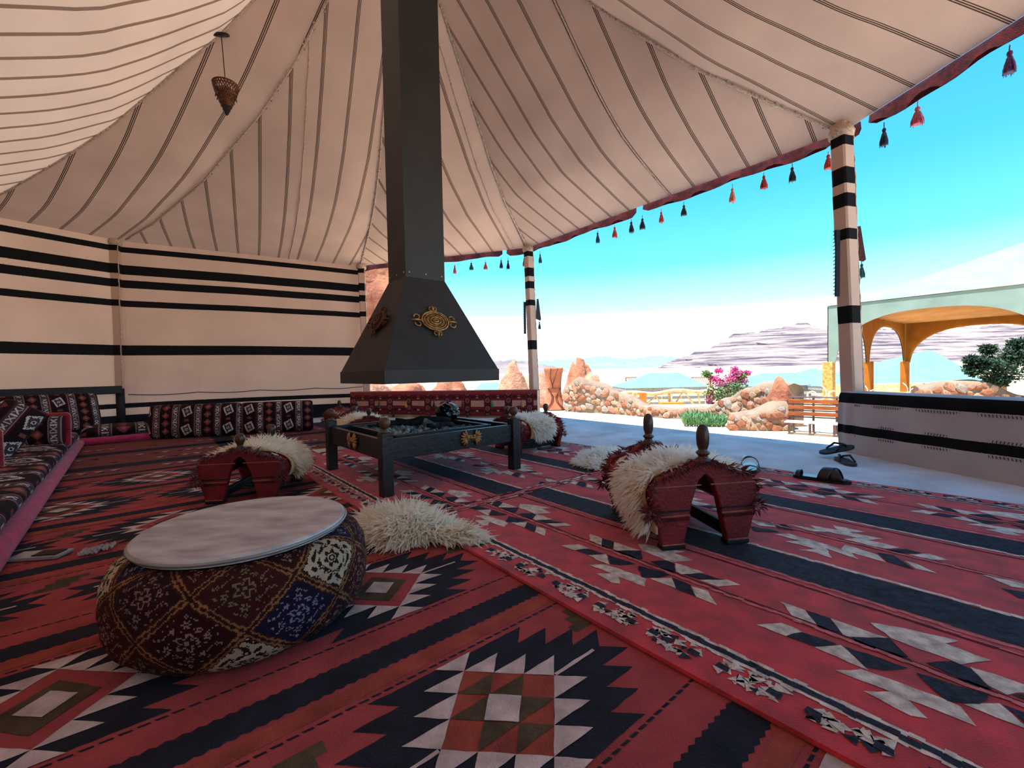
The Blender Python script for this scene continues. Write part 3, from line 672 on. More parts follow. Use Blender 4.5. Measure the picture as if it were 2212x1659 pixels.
for i, (a, b, r, lab) in enumerate([((-.24, .16, .320), (.25, .02, .330), .018, 'longest charred log lying across the fire tray ash'), ((-.02, -.13, .312), (.20, -.10, .310), .014, 'short charred stick near the front of the fire tray'), ((-.05, .28, .322), (.30, .20, .325), .016, 'charred log along the far edge of the fire tray')]):
    a, b = Vector(a), Vector(b); mb = MB(); mb.tube([a.lerp(b, k / 8) + Vector((0, 0, .010 * math.sin(k * 1.3 + i))) for k in range(9)], [r * (1 + .15 * math.sin(k * 2.1)) for k in range(9)], 9)
    tag(at_table(mb.build('charred_log', char, smooth=True)), lab, 'log')
mb = MB(); M = Matrix.Identity(4); mb.add([(.02, .03, .290), (.14, .0, .290), (.15, .10, .290), (.05, .14, .290), (.06, .05, .350), (.10, .07, .343)], [(0, 1, 4), (1, 5, 4), (1, 2, 5), (2, 3, 5), (3, 4, 5), (3, 0, 4), (0, 3, 2, 1)])
tag(at_table(mb.build('burnt_block', mat('grey_burnt_wood', (104, 104, 108), var=.3, vscale=30, bump=.4, bscale=40))), 'angular grey burnt block of wood in the fire tray', 'wood')
mb = MB(); bm = bmesh.new(); bmesh.ops.create_icosphere(bm, subdivisions=4, radius=1)
for v in bm.verts:
    p = v.co; q = abs(mnoise.noise(p * 1.9)) * .35 + abs(mnoise.noise(p * 5)) * .10; v.co = Vector((p.x * .092, p.y * .080, p.z * .066)) * (1.12 - .75 * q)
mb.add([v.co for v in bm.verts], [tuple(v.index for v in f.verts) for f in bm.faces]); bm.free()
bag_m = mat('black_plastic', (14, 15, 19), rough=.22, var=.1, spec=.6)
tag(at_table(mb.build('plastic_bag', bag_m), Matrix.Translation((.335, .20, .365))), 'crumpled shiny black plastic bag on the far right of the fire table', 'bag')

h = thing('fireplace_hood', 'dark steel chimney hood tapering above the fire table with gold medallions', 'chimney hood'); h.matrix_world = tm
ZB, ZL, ZT = .605, .678, 1.285
def ringz(wx, wy, z): return [(-wx, -wy, z), (wx, -wy, z), (wx, wy, z), (-wx, wy, z)]
def frustum(rings, inner=None):
    mb = MB(); n = len(rings); mb.v = [p for r in rings for p in r]
    for i in range(n - 1):
        for k in range(4): mb.f.append((i * 4 + k, i * 4 + (k + 1) % 4, (i + 1) * 4 + (k + 1) % 4, (i + 1) * 4 + k)); mb.m.append(0)
    return mb
bx, by, px_, py_ = .40, .36, .138, .122
frustum([ringz(bx, by, ZL), ringz(px_, py_, ZT), ringz(px_ - .004, py_ - .004, ZT), ringz(bx - .005, by - .005, ZL - .003), ringz(bx, by, ZL)]).build('hood', blk2, h)
frustum([ringz(bx + .003, by + .003, ZB), ringz(bx + .003, by + .003, ZL + .004), ringz(bx - .004, by - .004, ZL + .004), ringz(bx - .004, by - .004, ZB), ringz(bx + .003, by + .003, ZB)]).build('hood_lip', blk2, h)
frustum([ringz(px_ + .004, py_ + .004, ZT - .012), ringz(px_ + .004, py_ + .004, 4.75), ringz(px_, py_, 4.75), ringz(px_, py_, ZT - .012), ringz(px_ + .004, py_ + .004, ZT - .012)]).build('chimney_pipe', blk2, h)
riv = mat('rivet_steel', (190, 190, 190), rough=.35, metal=.8)
for k in range(4):
    M = Matrix.Rotation(k * PI / 2, 4, 'Z'); hw = px_ if k % 2 == 0 else py_; dep = py_ if k % 2 == 0 else px_
    for x in (-.85, 0, .85):
        o = MB().lathe([(.006, 0), (.005, .003), (.001, .004)], 10).build('rivet', riv, h, smooth=True); o.matrix_local = M @ Matrix.Translation((x * hw, -dep - .004, ZT + .02)) @ Matrix.Rotation(PI / 2, 4, 'X')
# oval baroque medallion lying on the sloping face
def medallion(parent, M, col):
    mb = MB(); N = 40
    def oval(a, b, r, y, seg=40, k_=1.9): mb.tube([M @ Vector((a * math.cos(2 * PI * k / seg), y * k_, b * math.sin(2 * PI * k / seg))) for k in range(seg + 1)], r, 6, caps=False)
    mb.prism([(.066 * math.cos(2 * PI * k / N), .046 * math.sin(2 * PI * k / N)) for k in range(N)], .008, M)
    oval(.067, .047, .0055, -.004); oval(.056, .039, .0035, -.005); oval(.026, .017, .005, -.006); oval(.012, .007, .005, -.007)
    for k in range(30):
        q = 2 * PI * k / 30; mb.tube([M @ Vector((.034 * math.cos(q), -.008, .0235 * math.sin(q))), M @ Vector((.046 * math.cos(q), -.011, .032 * math.sin(q)))], .0036, 5)
    for q in (0, PI / 2, PI, 3 * PI / 2):
        cx, cz = .072 * math.cos(q), .050 * math.sin(q); dx, dz = math.cos(q), math.sin(q); sc = 1.15 if abs(dx) > .5 else .75
        for sg in (-1, 1):
            nx, nz = -dz * sg, dx * sg
            pts = []
            for k in range(13):
                a = k / 12 * 4.4; rad = .017 * sc * (1 - k / 16); ox = cx + dx * .012 * sc + nx * .012 * sc; oz = cz + dz * .012 * sc + nz * .012 * sc
                pts.append(M @ Vector((ox + rad * (math.cos(a) * dx + math.sin(a) * nx), -.006, oz + rad * (math.cos(a) * dz + math.sin(a) * nz))))
            mb.tube(pts, [.0052 - .0002 * k for k in range(13)], 6)
        mb.tube([M @ Vector((cx, -.006, cz)), M @ Vector((cx + dx * .02 * sc, -.010, cz + dz * .02 * sc)), M @ Vector((cx + dx * .042 * sc, -.004, cz + dz * .042 * sc))], [.006, .008, .002], 6)
    return mb.build('medallion', col, parent, smooth=True)
zc = .985; f = (zc - ZL) / (ZT - ZL); sl = math.atan2(by - py_, ZT - ZL); sl2 = math.atan2(bx - px_, ZT - ZL)
medallion(h, Matrix.Translation((-.012, -(by + (py_ - by) * f) - .006, zc)) @ Matrix.Rotation(-sl, 4, 'X') @ Matrix.Scale(1.38, 4), gold)
medallion(h, Matrix.Rotation(-PI / 2, 4, 'Z') @ Matrix.Translation((.0, -(bx + (px_ - bx) * f) - .006, zc + .01)) @ Matrix.Rotation(-sl2, 4, 'X') @ Matrix.Scale(1.38, 4), mat('dull_bronze', (104, 66, 46), rough=.5, var=.3, vscale=40, metal=.4))

# ================================================================== HANGING LANTERN
lp = at(478, 75, 3.72); lz = lp.z
brz = mat('pierced_bronze', (60, 34, 26), rough=.4, var=.5, vscale=60, metal=.5, rgb2=(110, 70, 50)); brd = mat('dark_lamp_metal', (24, 23, 26), rough=.5)
t = thing('hanging_lantern', 'small pierced bronze lantern hanging on a cord from the ceiling seam', 'lantern', (lp.x, lp.y, lz))
mb = MB(); mb.lathe([(.06, -.010), (.062, .0), (.05, .012), (.01, .018)], 20, M=Matrix.Rotation(.5, 4, 'X')); mb.build('ceiling_rose', brd, t, smooth=True)
lb = at(487, 250, 3.72).z - lz; ltop = at(487, 183, 3.72).z - lz
mb = MB(); mb.tube([(.0, 0, -.01), (.01, 0, ltop * .5), (.02, 0, ltop)], .0035, 6); mb.build('cord', brd, t)
hh = ltop - lb; prof = [(.094, 0), (.092, -.10), (.078, -.30), (.064, -.42), (.048, -.60), (.036, -.70)]; NS = 26
mb = MB(); rr = random.Random(4)
for (r0, z0), (r1, z1) in zip(prof, prof[1:]):                       # open lattice of bronze strips
    for k in range(NS):
        for dk in (1, -1):
            q0, q1 = 2 * PI * k / NS, 2 * PI * (k + dk) / NS
            mb.tube([(.02 + r0 * math.cos(q0), r0 * math.sin(q0), ltop + z0 * hh), (.02 + r1 * math.cos(q1), r1 * math.sin(q1), ltop + z1 * hh)], .0045, 4, caps=False)
for r, z in prof: mb.tube([(.02 + r * math.cos(2 * PI * k / 28), r * math.sin(2 * PI * k / 28), ltop + z * hh) for k in range(29)], .006 if z == 0 else .0045, 5, caps=False)
mb.build('pierced_shade', brz, t)
mb = MB(); mb.lathe([(.038, -.68), (.042, -.72), (.026, -.78), (.03, -.82), (.016, -.90), (.018, -.93), (.002, -1.0)], 14, M=Matrix.Translation((.02, 0, ltop)) @ Matrix.Diagonal((1, 1, hh, 1))); mb.build('bottom_finial', brd, t, smooth=True)
mb = MB(); mb.lathe([(.035, -.68), (.045, -.5), (.055, -.3), (.04, -.1)], 12, M=Matrix.Translation((.02, 0, ltop)) @ Matrix.Diagonal((1, 1, hh, 1))); mb.build('bulb_cup', mat('amber_glass', (120, 70, 48), rough=.2), t, smooth=True)
for k in range(10):
    q = 2 * PI * k / 10; mb = MB(); mb.tube([(.02 + .07 * math.cos(q), .07 * math.sin(q), ltop - .38 * hh), (.02 + .078 * math.cos(q), .078 * math.sin(q), ltop - .48 * hh)], [.006, .003], 5); mb.build('bead', brz, t)

# ================================================================== POUF WITH MARBLE TOP
PC = (-.742, 1.185)
t = thing('pouf_table', 'round carpet-covered pouf with grey marble top in the left foreground', 'pouf', (PC[0], PC[1], 0))
PR = [(.0, .004), (.235, .004), (.265, .012), (.292, .040), (.306, .080), (.309, .125), (.303, .175), (.284, .212), (.262, .228), (.242, .234), (.0, .234)]
def densify(pr, step):
    o = []
    for (r0, z0), (r1, z1) in zip(pr, pr[1:]):
        k = max(1, int(math.hypot(r1 - r0, z1 - z0) / step)); o += [(r0 + (r1 - r0) * j / k, z0 + (z1 - z0) * j / k) for j in range(k)]
    return o + [pr[-1]]
dp = densify(PR[1:10], .0032); NT = 640; NR = len(dp)
arc = [0.0]
for a, b in zip(dp, dp[1:]): arc.append(arc[-1] + math.hypot(b[0] - a[0], b[1] - a[1]))
TH, AR = np.meshgrid(np.arange(NT) * 2 * PI / NT, np.array(arc)); RZ = np.array(dp)
ripple = 1 + .006 * np.sin(TH * 11) * np.sin(AR * 18)
V = np.stack([np.cos(TH) * RZ[:, 0:1] * ripple, np.sin(TH) * RZ[:, 0:1] * ripple, np.repeat(RZ[:, 1:2], NT, 1)], -1).reshape(-1, 3)
mb = MB(); mb.v = [tuple(v) for v in V]; mb.f = [(i * NT + j, i * NT + (j + 1) % NT, (i + 1) * NT + (j + 1) % NT, (i + 1) * NT + j) for i in range(NR - 1) for j in range(NT)]; mb.m = [0] * len(mb.f)
mb.f.append(tuple(range(NT - 1, -1, -1))); mb.m.append(0)
def carpet_lattice(th, s, stot):
    """diamond lattice of a garden carpet: panels of wine, ivory, navy and olive with small flowers"""
    n = 9.0; A = th / (2 * PI) * n; Bv = (s - stot * .47) / (stot * .62)
    p, q = A + Bv, A - Bv; ip, iq = np.floor(p), np.floor(q); fp, fq = p - ip, q - iq
    d = np.minimum(np.minimum(fp, 1 - fp), np.minimum(fq, 1 - fq)) + .018 * np.sin(A * 60) * np.cos(Bv * 40)
    key = (ip * 3 + iq * 5).astype(int) % 6
    pal = np.array([lin((58, 12, 16)), lin((190, 168, 142)), lin((48, 10, 15)), lin((42, 14, 22)), lin((26, 18, 46)), lin((60, 18, 18))])
    flo = np.array([lin((150, 104, 88)), lin((34, 20, 18)), lin((150, 122, 114)), lin((136, 100, 94)), lin((140, 130, 148)), lin((118, 108, 78))])
    col = pal[key]; u, v = fp - .5, fq - .5
    X, Y = (u + v), (u - v)                        # upright axes inside the diamond
    r = np.hypot(X, Y); a = np.arctan2(Y, X)
    fl1 = np.abs(r - (.16 + .05 * np.cos(5 * a))) < .026; fl0 = r < .05
    m2 = np.zeros_like(r, bool)
    for cx, cy, rr_, nn in ((.0, .42, .075, 6), (.0, -.42, .075, 6), (.36, .1, .06, 5), (-.36, -.1, .06, 5), (.25, -.3, .05, 5), (-.25, .3, .05, 5), (.22, .28, .05, 5), (-.22, -.28, .05, 5), (.5, -.1, .04, 4), (-.5, .12, .04, 4), (0, .62, .04, 4), (0, -.62, .04, 4)):
        q2 = np.hypot(X - cx, Y - cy); aa = np.arctan2(Y - cy, X - cx); w = rr_ * (1 + .35 * np.cos(nn * aa)); m2 |= (q2 < w) & (q2 > w * .45)
    vine = np.abs(np.sin(X * 17 + 2.2 * np.sin(Y * 11)) * np.cos(Y * 15 + 1.7 * np.sin(X * 9))) > .90
    mk = fl1 | fl0 | m2 | (vine & (r < .62)); ivory = key == 1
    m3 = np.abs(np.sin(X * 13 + 1.4 * np.sin(Y * 9)) * np.cos(Y * 12 + 1.1 * np.sin(X * 8))) > .62
    dark = np.where(ivory, ((r < .20 + .05 * np.cos(6 * a)) & (np.abs(r - .11) > .016)) | m2 | ((np.abs(r - .36) < .018) & (np.sin(a * 9) > -.3)) | (m3 & (r > .30)), False)
    col = np.where((mk & ~ivory & (d > .09))[..., None], flo[key], col); col = np.where((dark & (d > .08))[..., None], flo[key], col)
    col = np.where((fl0 & ivory)[..., None], np.array(lin((190, 168, 142))), col)
    col = np.where((d < .075)[..., None], np.array(lin((64, 26, 18))), col); col = np.where(((d < .05) & (d > .022))[..., None], np.array(lin((146, 100, 64))), col); col = np.where((d < .012)[..., None], np.array(lin((44, 18, 16))), col)
    return col
thc = (TH[:-1] + PI / NT); sc_ = (AR[:-1] + AR[1:]) / 2; cols = carpet_lattice(thc + .35, sc_, arc[-1]); tc_ = np.array(lin((66, 16, 20)))
o = mb.build('carpet_body', attr_mat('carpet_cloth', rough=.9, bump=.4, bscale=350, sheen=0, var=.35), t, smooth=True); paint(o, np.concatenate([cols.reshape(-1, 3), tc_[None]]))
marble = mat('grey_marble', (206, 202, 206), rough=.30, var=.2, vscale=9, spec=.5, rgb2=(150, 146, 152), stretch=(1.0, 2.2, 2))
MB().lathe([(.238, .236), (.250, .240), (.253, .249), (.250, .257), (.244, .260), (.002, .260)], 72).build('marble_top', marble, t, smooth=False)
rimm = mat('steel_rim', (150, 150, 150), rough=.4, metal=.5, var=.1)
MB().tube([(.2525 * math.cos(2 * PI * k / 72), .2525 * math.sin(2 * PI * k / 72), .249) for k in range(73)], .0045, 6, caps=False).build('rim', rimm, t, smooth=True)
# ================================================================== FUR
def fur_tufts(samples, L, w, seed, droop=.5, spread=.6, mb=None):
    """samples: (point, normal, flow). Each tuft is a tapering bent ribbon."""
    rr = random.Random(seed); mb = mb or MB(); vv, ff = [], []
    for p, n, fdir in samples:
        l = L * rr.uniform(.6, 1.25); ww = w * rr.uniform(.6, 1.3)
        d = (n * rr.uniform(.5, 1.0) + fdir * rr.uniform(.2, 1.0) * spread + Vector((rr.uniform(-1, 1), rr.uniform(-1, 1), rr.uniform(-.4, .6))) * .45).normalized()
        sd = d.cross(Vector((rr.uniform(-1, 1), rr.uniform(-1, 1), rr.uniform(-1, 1)))); sd = sd.normalized() if sd.length > 1e-4 else Vector((1, 0, 0))
        o = len(vv); q = p.copy()
        for k in range(4):
            f = k / 3; wk = ww * (1 - f) ** .7
            if k < 3: vv += [tuple(q - sd * wk / 2), tuple(q + sd * wk / 2)]
            else: vv.append(tuple(q))
            d = (d + Vector((0, 0, -droop * .5)) + sd.cross(d) * rr.uniform(-.5, .5)).normalized(); q = q + d * (l / 3)
            if q.z < .012: q.z = .012 + rr.random() * .006
        ff += [(o, o + 1, o + 3, o + 2), (o + 2, o + 3, o + 5, o + 4), (o + 4, o + 5, o + 6)]
    mb.add(vv, ff); return mb
def fur_material(name, a, b, c):
    m = bpy.data.materials.new(name); n, l = nodes(m); bs = n['Principled BSDF']; tc = n.new('ShaderNodeTexCoord')
    nz = n.new('ShaderNodeTexNoise'); nz.inputs['Scale'].default_value = 9; nz.inputs['Detail'].default_value = 5; l.new(tc.outputs['Object'], nz.inputs['Vector'])
    rp = n.new('ShaderNodeValToRGB'); l.new(nz.outputs['Fac'], rp.inputs[0]); cr = rp.color_ramp; cr.elements[0].position = .26; cr.elements[0].color = (*lin(c), 1); cr.elements[1].position = .54; cr.elements[1].color = (*lin(a), 1)
    e = cr.elements.new(.42); e.color = (*lin(b), 1); l.new(rp.outputs[0], bs.inputs['Base Color']); bs.inputs['Roughness'].default_value = .75; bs.inputs['Sheen Weight'].default_value = .2
    tr_ = n.new('ShaderNodeBsdfTranslucent'); l.new(rp.outputs[0], tr_.inputs[0]); ms = n.new('ShaderNodeMixShader'); ms.inputs[0].default_value = .5; l.new(bs.outputs[0], ms.inputs[1]); l.new(tr_.outputs[0], ms.inputs[2]); l.new(ms.outputs[0], n['Material Output'].inputs[0]); return m
FUR_W = fur_material('cream_fleece', (255, 250, 238), (250, 238, 216), (226, 190, 142)); FUR_C = fur_material('white_fleece', (255, 254, 250), (250, 246, 238), (236, 220, 196))
HIDE = mat('sheep_hide', (206, 178, 140), var=.2)
def fleece(name, label, surf, nu, nv, n, L, w, m, seed, flow=None, spread=.7, droop=.5, keep=None):
    """surf(u,v) -> (point, normal) of the hide; tufts spread over it"""
    rr = random.Random(seed); root = thing(name, label, 'sheepskin')
    mb = MB(); c, _ = surf(.5, .5); root.location = (c.x, c.y, c.z); c0 = Vector(root.location)
    def fn(u, v): p, nn = surf(u, v); return tuple(p - c0)
    mb.sheet(fn, nu, nv); o = mb.build('hide', HIDE, root, smooth=True); sm = o.modifiers.new('thickness', 'SOLIDIFY'); sm.thickness = .008; sm.offset = 0
    sam = []
    while len(sam) < n:
        u, v = rr.random(), rr.random(); p, nn = surf(u, v)
        if keep and not keep(u, v): continue
        fd = flow(u, v) if flow else Vector((u - .5, v - .5, 0)); sam.append((p, nn, fd.normalized() if fd.length > 1e-5 else fd))
    mbf = MB(); fur_tufts(sam, L, w, seed + 1, droop, spread, mbf); mbf.v = [tuple(Vector(v) - c0) for v in mbf.v]
    f = mbf.build('wool', m, root); f['kind'] = 'stuff'; return root
# sheepskins on the floor
def floor_surf(cx, cy, rx, ry, rz, h, seed, zb=.02):
    def s(u, v):
        a, rad = 2 * PI * u, math.sqrt(v)
        wob = 1 + .22 * math.sin(3 * a + seed) + .12 * math.sin(5 * a + seed * 2)
        x, y = rad * rx * wob * math.cos(a), rad * ry * wob * math.sin(a)
        z = zb + h * (1 - rad ** 2.2) * (1 + .3 * math.sin(x * 18 + seed) * math.cos(y * 15))
        c, sn = math.cos(rz), math.sin(rz); nn = Vector((math.cos(a) * rad * c - math.sin(a) * rad * sn, math.cos(a) * rad * sn + math.sin(a) * rad * c, .9)).normalized()
        return Vector((cx + x * c - y * sn, cy + x * sn + y * c, z)), nn
    return s
def rad_flow(rz): return lambda u, v: Vector((math.cos(2 * PI * u + rz), math.sin(2 * PI * u + rz), 0))
fleece('sheepskin_rug', 'long-haired cream sheepskin lying on the rugs beside the marble pouf', floor_surf(-.455, 1.735, .27, .125, -.32, .055, 1.2), 30, 8, 5200, .075, .011, FUR_W, 21, rad_flow(-.32), .9, .55)
fleece('sheepskin_rug', 'white sheepskin lying flat on the floor behind the nearest camel saddle', floor_surf(.70, 3.02, .29, .24, .3, .05, 2.9), 30, 8, 4600, .055, .010, FUR_C, 22, rad_flow(.3), .7, .4)

# ================================================================== CAMEL SADDLES
S_RED = mat('saddle_red_leather', (122, 20, 28), rough=.55, var=.2, vscale=12, bump=.25, bscale=90, spec=.4)
S_DK = mat('saddle_wine_cloth', (84, 20, 28), rough=.9, var=.3, vscale=25, bump=.4, bscale=120)
S_TAN = mat('saddle_tan_trim', (168, 104, 84), rough=.7, var=.2, vscale=60); S_BLK = mat('saddle_black_wood', (20, 17, 18), rough=.6, var=.2)
S_FR = mat('saddle_wine_fringe', (104, 24, 34), rough=.95, var=.35, vscale=60, sheen=.3)
KNOB = mat('turned_dark_knob', (74, 46, 34), rough=.35, var=.35, vscale=14, spec=.55, rgb2=(34, 24, 22))
HALF = [(.0, .330), (.030, .342), (.080, .305), (.180, .278), (.207, .225), (.200, .140), (.165, .004), (.088, .004), (.070, .090), (.052, .180), (.026, .262), (.0, .285)]
def seat_pt(x, a, Lh=.2):
    """cushioned seat: a in -1..1 across, from one flank over the ridge to the other"""
    s = abs(a); sg = 1 if a >= 0 else -1; dip = .020 * (1 - (x / Lh) ** 2)
    if s < .3: y, z = .055 * s / .3, .318 - .018 * s / .3
    else:
        q = (s - .3) / .7; ang = q * 2.45; y = .055 + .150 * math.sin(min(ang, PI / 2)) * 1.0 - (0 if ang < PI / 2 else .055 * (1 - math.cos(ang - PI / 2)) * 1.6); z = .300 - .105 * (1 - math.cos(ang)) * .92
    bul = 1 + .05 * (1 - (x / Lh) ** 2)
    return Vector((x, sg * y * bul, z - dip * (1 - s * .5)))
def saddle(label, loc, rz, sc=1.0, knob='long', seed=0, sz=1.0):
    t = thing('camel_saddle', label, 'saddle stool', loc, rz, 'camel saddle stools around the fire table'); t.scale = (sc, sc, sc * sz)
    rr = random.Random(seed); LX = .205
    for sx in (-1, 1):
        mb = MB(); out = HALF + [(-y, z) for y, z in HALF[::-1]][1:-1]
        M = Matrix.Translation((sx * LX, 0, 0)) @ Matrix.Rotation(PI / 2, 4, 'Z')
        mb.prism(out, .034, M); fr = mb.build('end_frame', S_RED, t)
        md = fr.modifiers.new('soft', 'BEVEL'); md.width = .006; md.segments = 2
        for sg in (-1, 1):                      # painted trims across each leg, dark shoes
            for z, w, m in ((.150, .006, S_BLK), (.132, .005, S_TAN), (.118, .012, S_DK), (.246, .004, S_TAN), (.022, .005, S_TAN)):
                y0 = .058 + (.140 - z) * .22 if z < .2 else .015; y1 = .200 - max(0, .14 - z) * .25
                b = MB(); b.box((sx * (LX + .0175), sg * (y0 + y1) / 2, z), (.004, (y1 - y0) * .96, w)); b.build('trim', m, fr)
            b = MB(); b.box((sx * LX, sg * .126, .010), (.040, .090, .018), bev=.004); b.build('shoe', S_BLK, fr)
        mb = MB()
        if knob == 'long': pr = [(.026, .325), (.028, .340), (.018, .350), (.016, .356), (.024, .364), (.024, .370), (.015, .378), (.017, .386), (.021, .40), (.0225, .425), (.0215, .450), (.017, .468), (.009, .477), (.001, .479)]
        else: pr = [(.026, .325), (.028, .338), (.018, .346), (.014, .354), (.016, .362), (.022, .376), (.0245, .392), (.0235, .410), (.017, .424), (.008, .430), (.001, .431)]
        mb.lathe(pr, 18, c=(sx * LX, 0, 0)); mb.build('pommel', KNOB, t, smooth=True)
    mb = MB(); mb.sheet(lambda u, v: tuple(seat_pt((u - .5) * .385, (v - .5) * 2)), 14, 40)
    st = mb.build('seat_cover', S_RED, t, smooth=True); md = st.modifiers.new('padding', 'SOLIDIFY'); md.thickness = .022; md.offset = -1
    for sg in (-1, 1):
        for k, a0 in enumerate((.62, .69)):
            mb = MB(); mb.tube([seat_pt(x * .19 / 6, sg * a0) * 1.004 for x in range(-6, 7)], .003, 5); mb.build('piping', S_TAN if k == 0 else S_BLK, t, smooth=True)
        for k in range(5):
            x = -.15 + .075 * k; mb = MB(); a0 = .5 + .02 * (k % 2)
            c = seat_pt(x, sg * a0) * 1.006; e = (seat_pt(x + .03, sg * a0) * 1.006) - c; g = seat_pt(x, sg * (a0 + .08)) * 1.006 - c
            mb.add([c - g, c + e * .7, c + g, c - e * .7], [(0, 1, 2, 3)]); mb.build('woven_lozenge', R_WHITE, t)
        b = MB(); b.box((0, sg * .112, .045), (.40, .026, .050), bev=.006); b.build('side_rail', S_BLK, t)
    sam = []
    for sx in (-1, 1):                         # wool fringe along the saddle ends and pommel collars
        for k in range(260):
            a = rr.uniform(-1, 1); p = seat_pt(sx * .2, a * .98); p.x = sx * (LX + rr.uniform(-.015, .02)); p.z += .012
            sam.append((p, Vector((sx * .5, 0, .6)).normalized(), Vector((sx * .4, math.copysign(.5, a), -.6))))
        for k in range(150):                   # thick fringe over the top of the end frame
            y = rr.uniform(-.17, .17); z = .335 - max(0, abs(y) - .03) * .42; sam.append((Vector((sx * (LX + .016), y, z)), Vector((sx, 0, .3)), Vector((sx * .3, y * 2, -1.2))))
        for k in range(90):
            q = rr.random() * 2 * PI; sam.append((Vector((sx * LX + .026 * math.cos(q), .026 * math.sin(q), .335)), Vector((math.cos(q), math.sin(q), .4)), Vector((math.cos(q), math.sin(q), -.5))))
        for sg in (-1, 1):
            for k in range(110):
                q, h = rr.random() * 2 * PI, rr.uniform(-.8, 1); c = Vector((sx * (LX + .012), sg * .205, .145)); r = math.sqrt(max(0, 1 - h * h))
                nn = Vector((r * math.cos(q), r * math.sin(q), h)); sam.append((c + nn * .018, nn, nn))
    mb = fur_tufts(sam, .036, .008, seed + 5, .4, .6); f = mb.build('fringe', S_FR, t); f['kind'] = 'stuff'
    return t
SZ = {'A': .92, 'B': .84, 'C': .84, 'D': .84, 'E': .84}
def saddle_M(loc, rz, sc=1.0, sz=1.0): return Matrix.Translation(loc) @ Matrix.Rotation(rz, 4, 'Z') @ Matrix.Diagonal((sc, sc, sc * sz, 1))
SAD = {'A': ((.648, 1.745, .017), math.radians(99.5), 1.0, 'long', 'nearest camel saddle stool on the right with two tall wooden pommels and draped fleece'),
       'B': ((-1.465, 2.455, .006), math.radians(98.5), 1.0, 'ball', 'red camel saddle stool with cream fleece behind the marble pouf'),
       'C': ((-1.43, 4.07, .012), math.radians(128), .95, 'ball', 'camel saddle stool with fleece just behind the left side of the fire table'),
       'D': ((-1.965, 5.13, .012), math.radians(140), .95, 'ball', 'red camel saddle stool without fleece in the far corner by the back wall'),
       'E': ((.125, 3.675, .012), math.radians(35), 1.0, 'ball', 'red camel saddle stool with white fleece beyond the right of the fire table')}
for i, (k, (loc, rz, sc, kn, lab)) in enumerate(SAD.items()): saddle(lab, loc, rz, sc, kn, 31 + i, SZ[k])
def saddle_surf(key, x0, x1, a0, a1, off=.010, hang=0.0, skew=0.0):
    loc, rz, sc, _, _ = SAD[key]; M = saddle_M(loc, rz, sc, SZ[key])
    def raw(u, v):
        a = a0 + (a1 - a0) * v; x = x0 + (x1 - x0) * u + skew * a * a * (1 if a > 0 else -1)
        if abs(a) <= 1: p = seat_pt(max(-.2, min(.2, x)), a); p.x = x
        else: p = seat_pt(max(-.2, min(.2, x)), math.copysign(1, a)); p.x = x; p.z -= (abs(a) - 1) * .30; p.y += math.copysign((abs(a) - 1) * .05, a); p.z = max(p.z, .015)
        return p
    def s(u, v):
        p = raw(u, v); e = .02; n = (raw(min(1, u + e), v) - raw(max(0, u - e), v)).cross(raw(u, min(1, v + e)) - raw(u, max(0, v - e)))
        n = n.normalized() if n.length > 1e-9 else Vector((0, 0, 1))
        if n.dot(Vector((0, p.y, .12))) < 0: n = -n
        return M @ (p + n * off), (M.to_3x3() @ n).normalized()
    return s, M.to_3x3()
def put_fleece(key, x0, x1, a0, a1, n, label, m, L, seed, skew=0.0, spread=.8):
    s, R = saddle_surf(key, x0, x1, a0, a1, .012, skew=skew)
    def flow(u, v):
        a = a0 + (a1 - a0) * v; return (R @ Vector(((u - .5) * .9, math.copysign(.8, a) * min(1, abs(a) * 2), -.6 * min(1, abs(a)))))
    def keep(u, v): return abs(u - .5) < .5 - .22 * (abs(v - .5) * 2) ** 3
    fleece('saddle_fleece', label, s, 16, 26, n, L, .010, m, seed, flow, spread, .55, keep)
put_fleece('A', -.16, .05, -.75, 1.20, 4200, 'long white fleece draped over the nearest camel saddle down to the rug', FUR_C, .060, 41, skew=-.05)
put_fleece('B', -.12, .17, -.95, .75, 3600, 'cream fleece on the red camel saddle behind the marble pouf', FUR_W, .055, 42)
put_fleece('C', -.16, .16, -.8, .9, 3000, 'cream fleece on the camel saddle behind the left of the fire table', FUR_W, .055, 43)
put_fleece('E', -.13, .13, -.95, .7, 3000, 'white fleece on the red camel saddle beyond the right of the fire table', FUR_C, .055, 44)

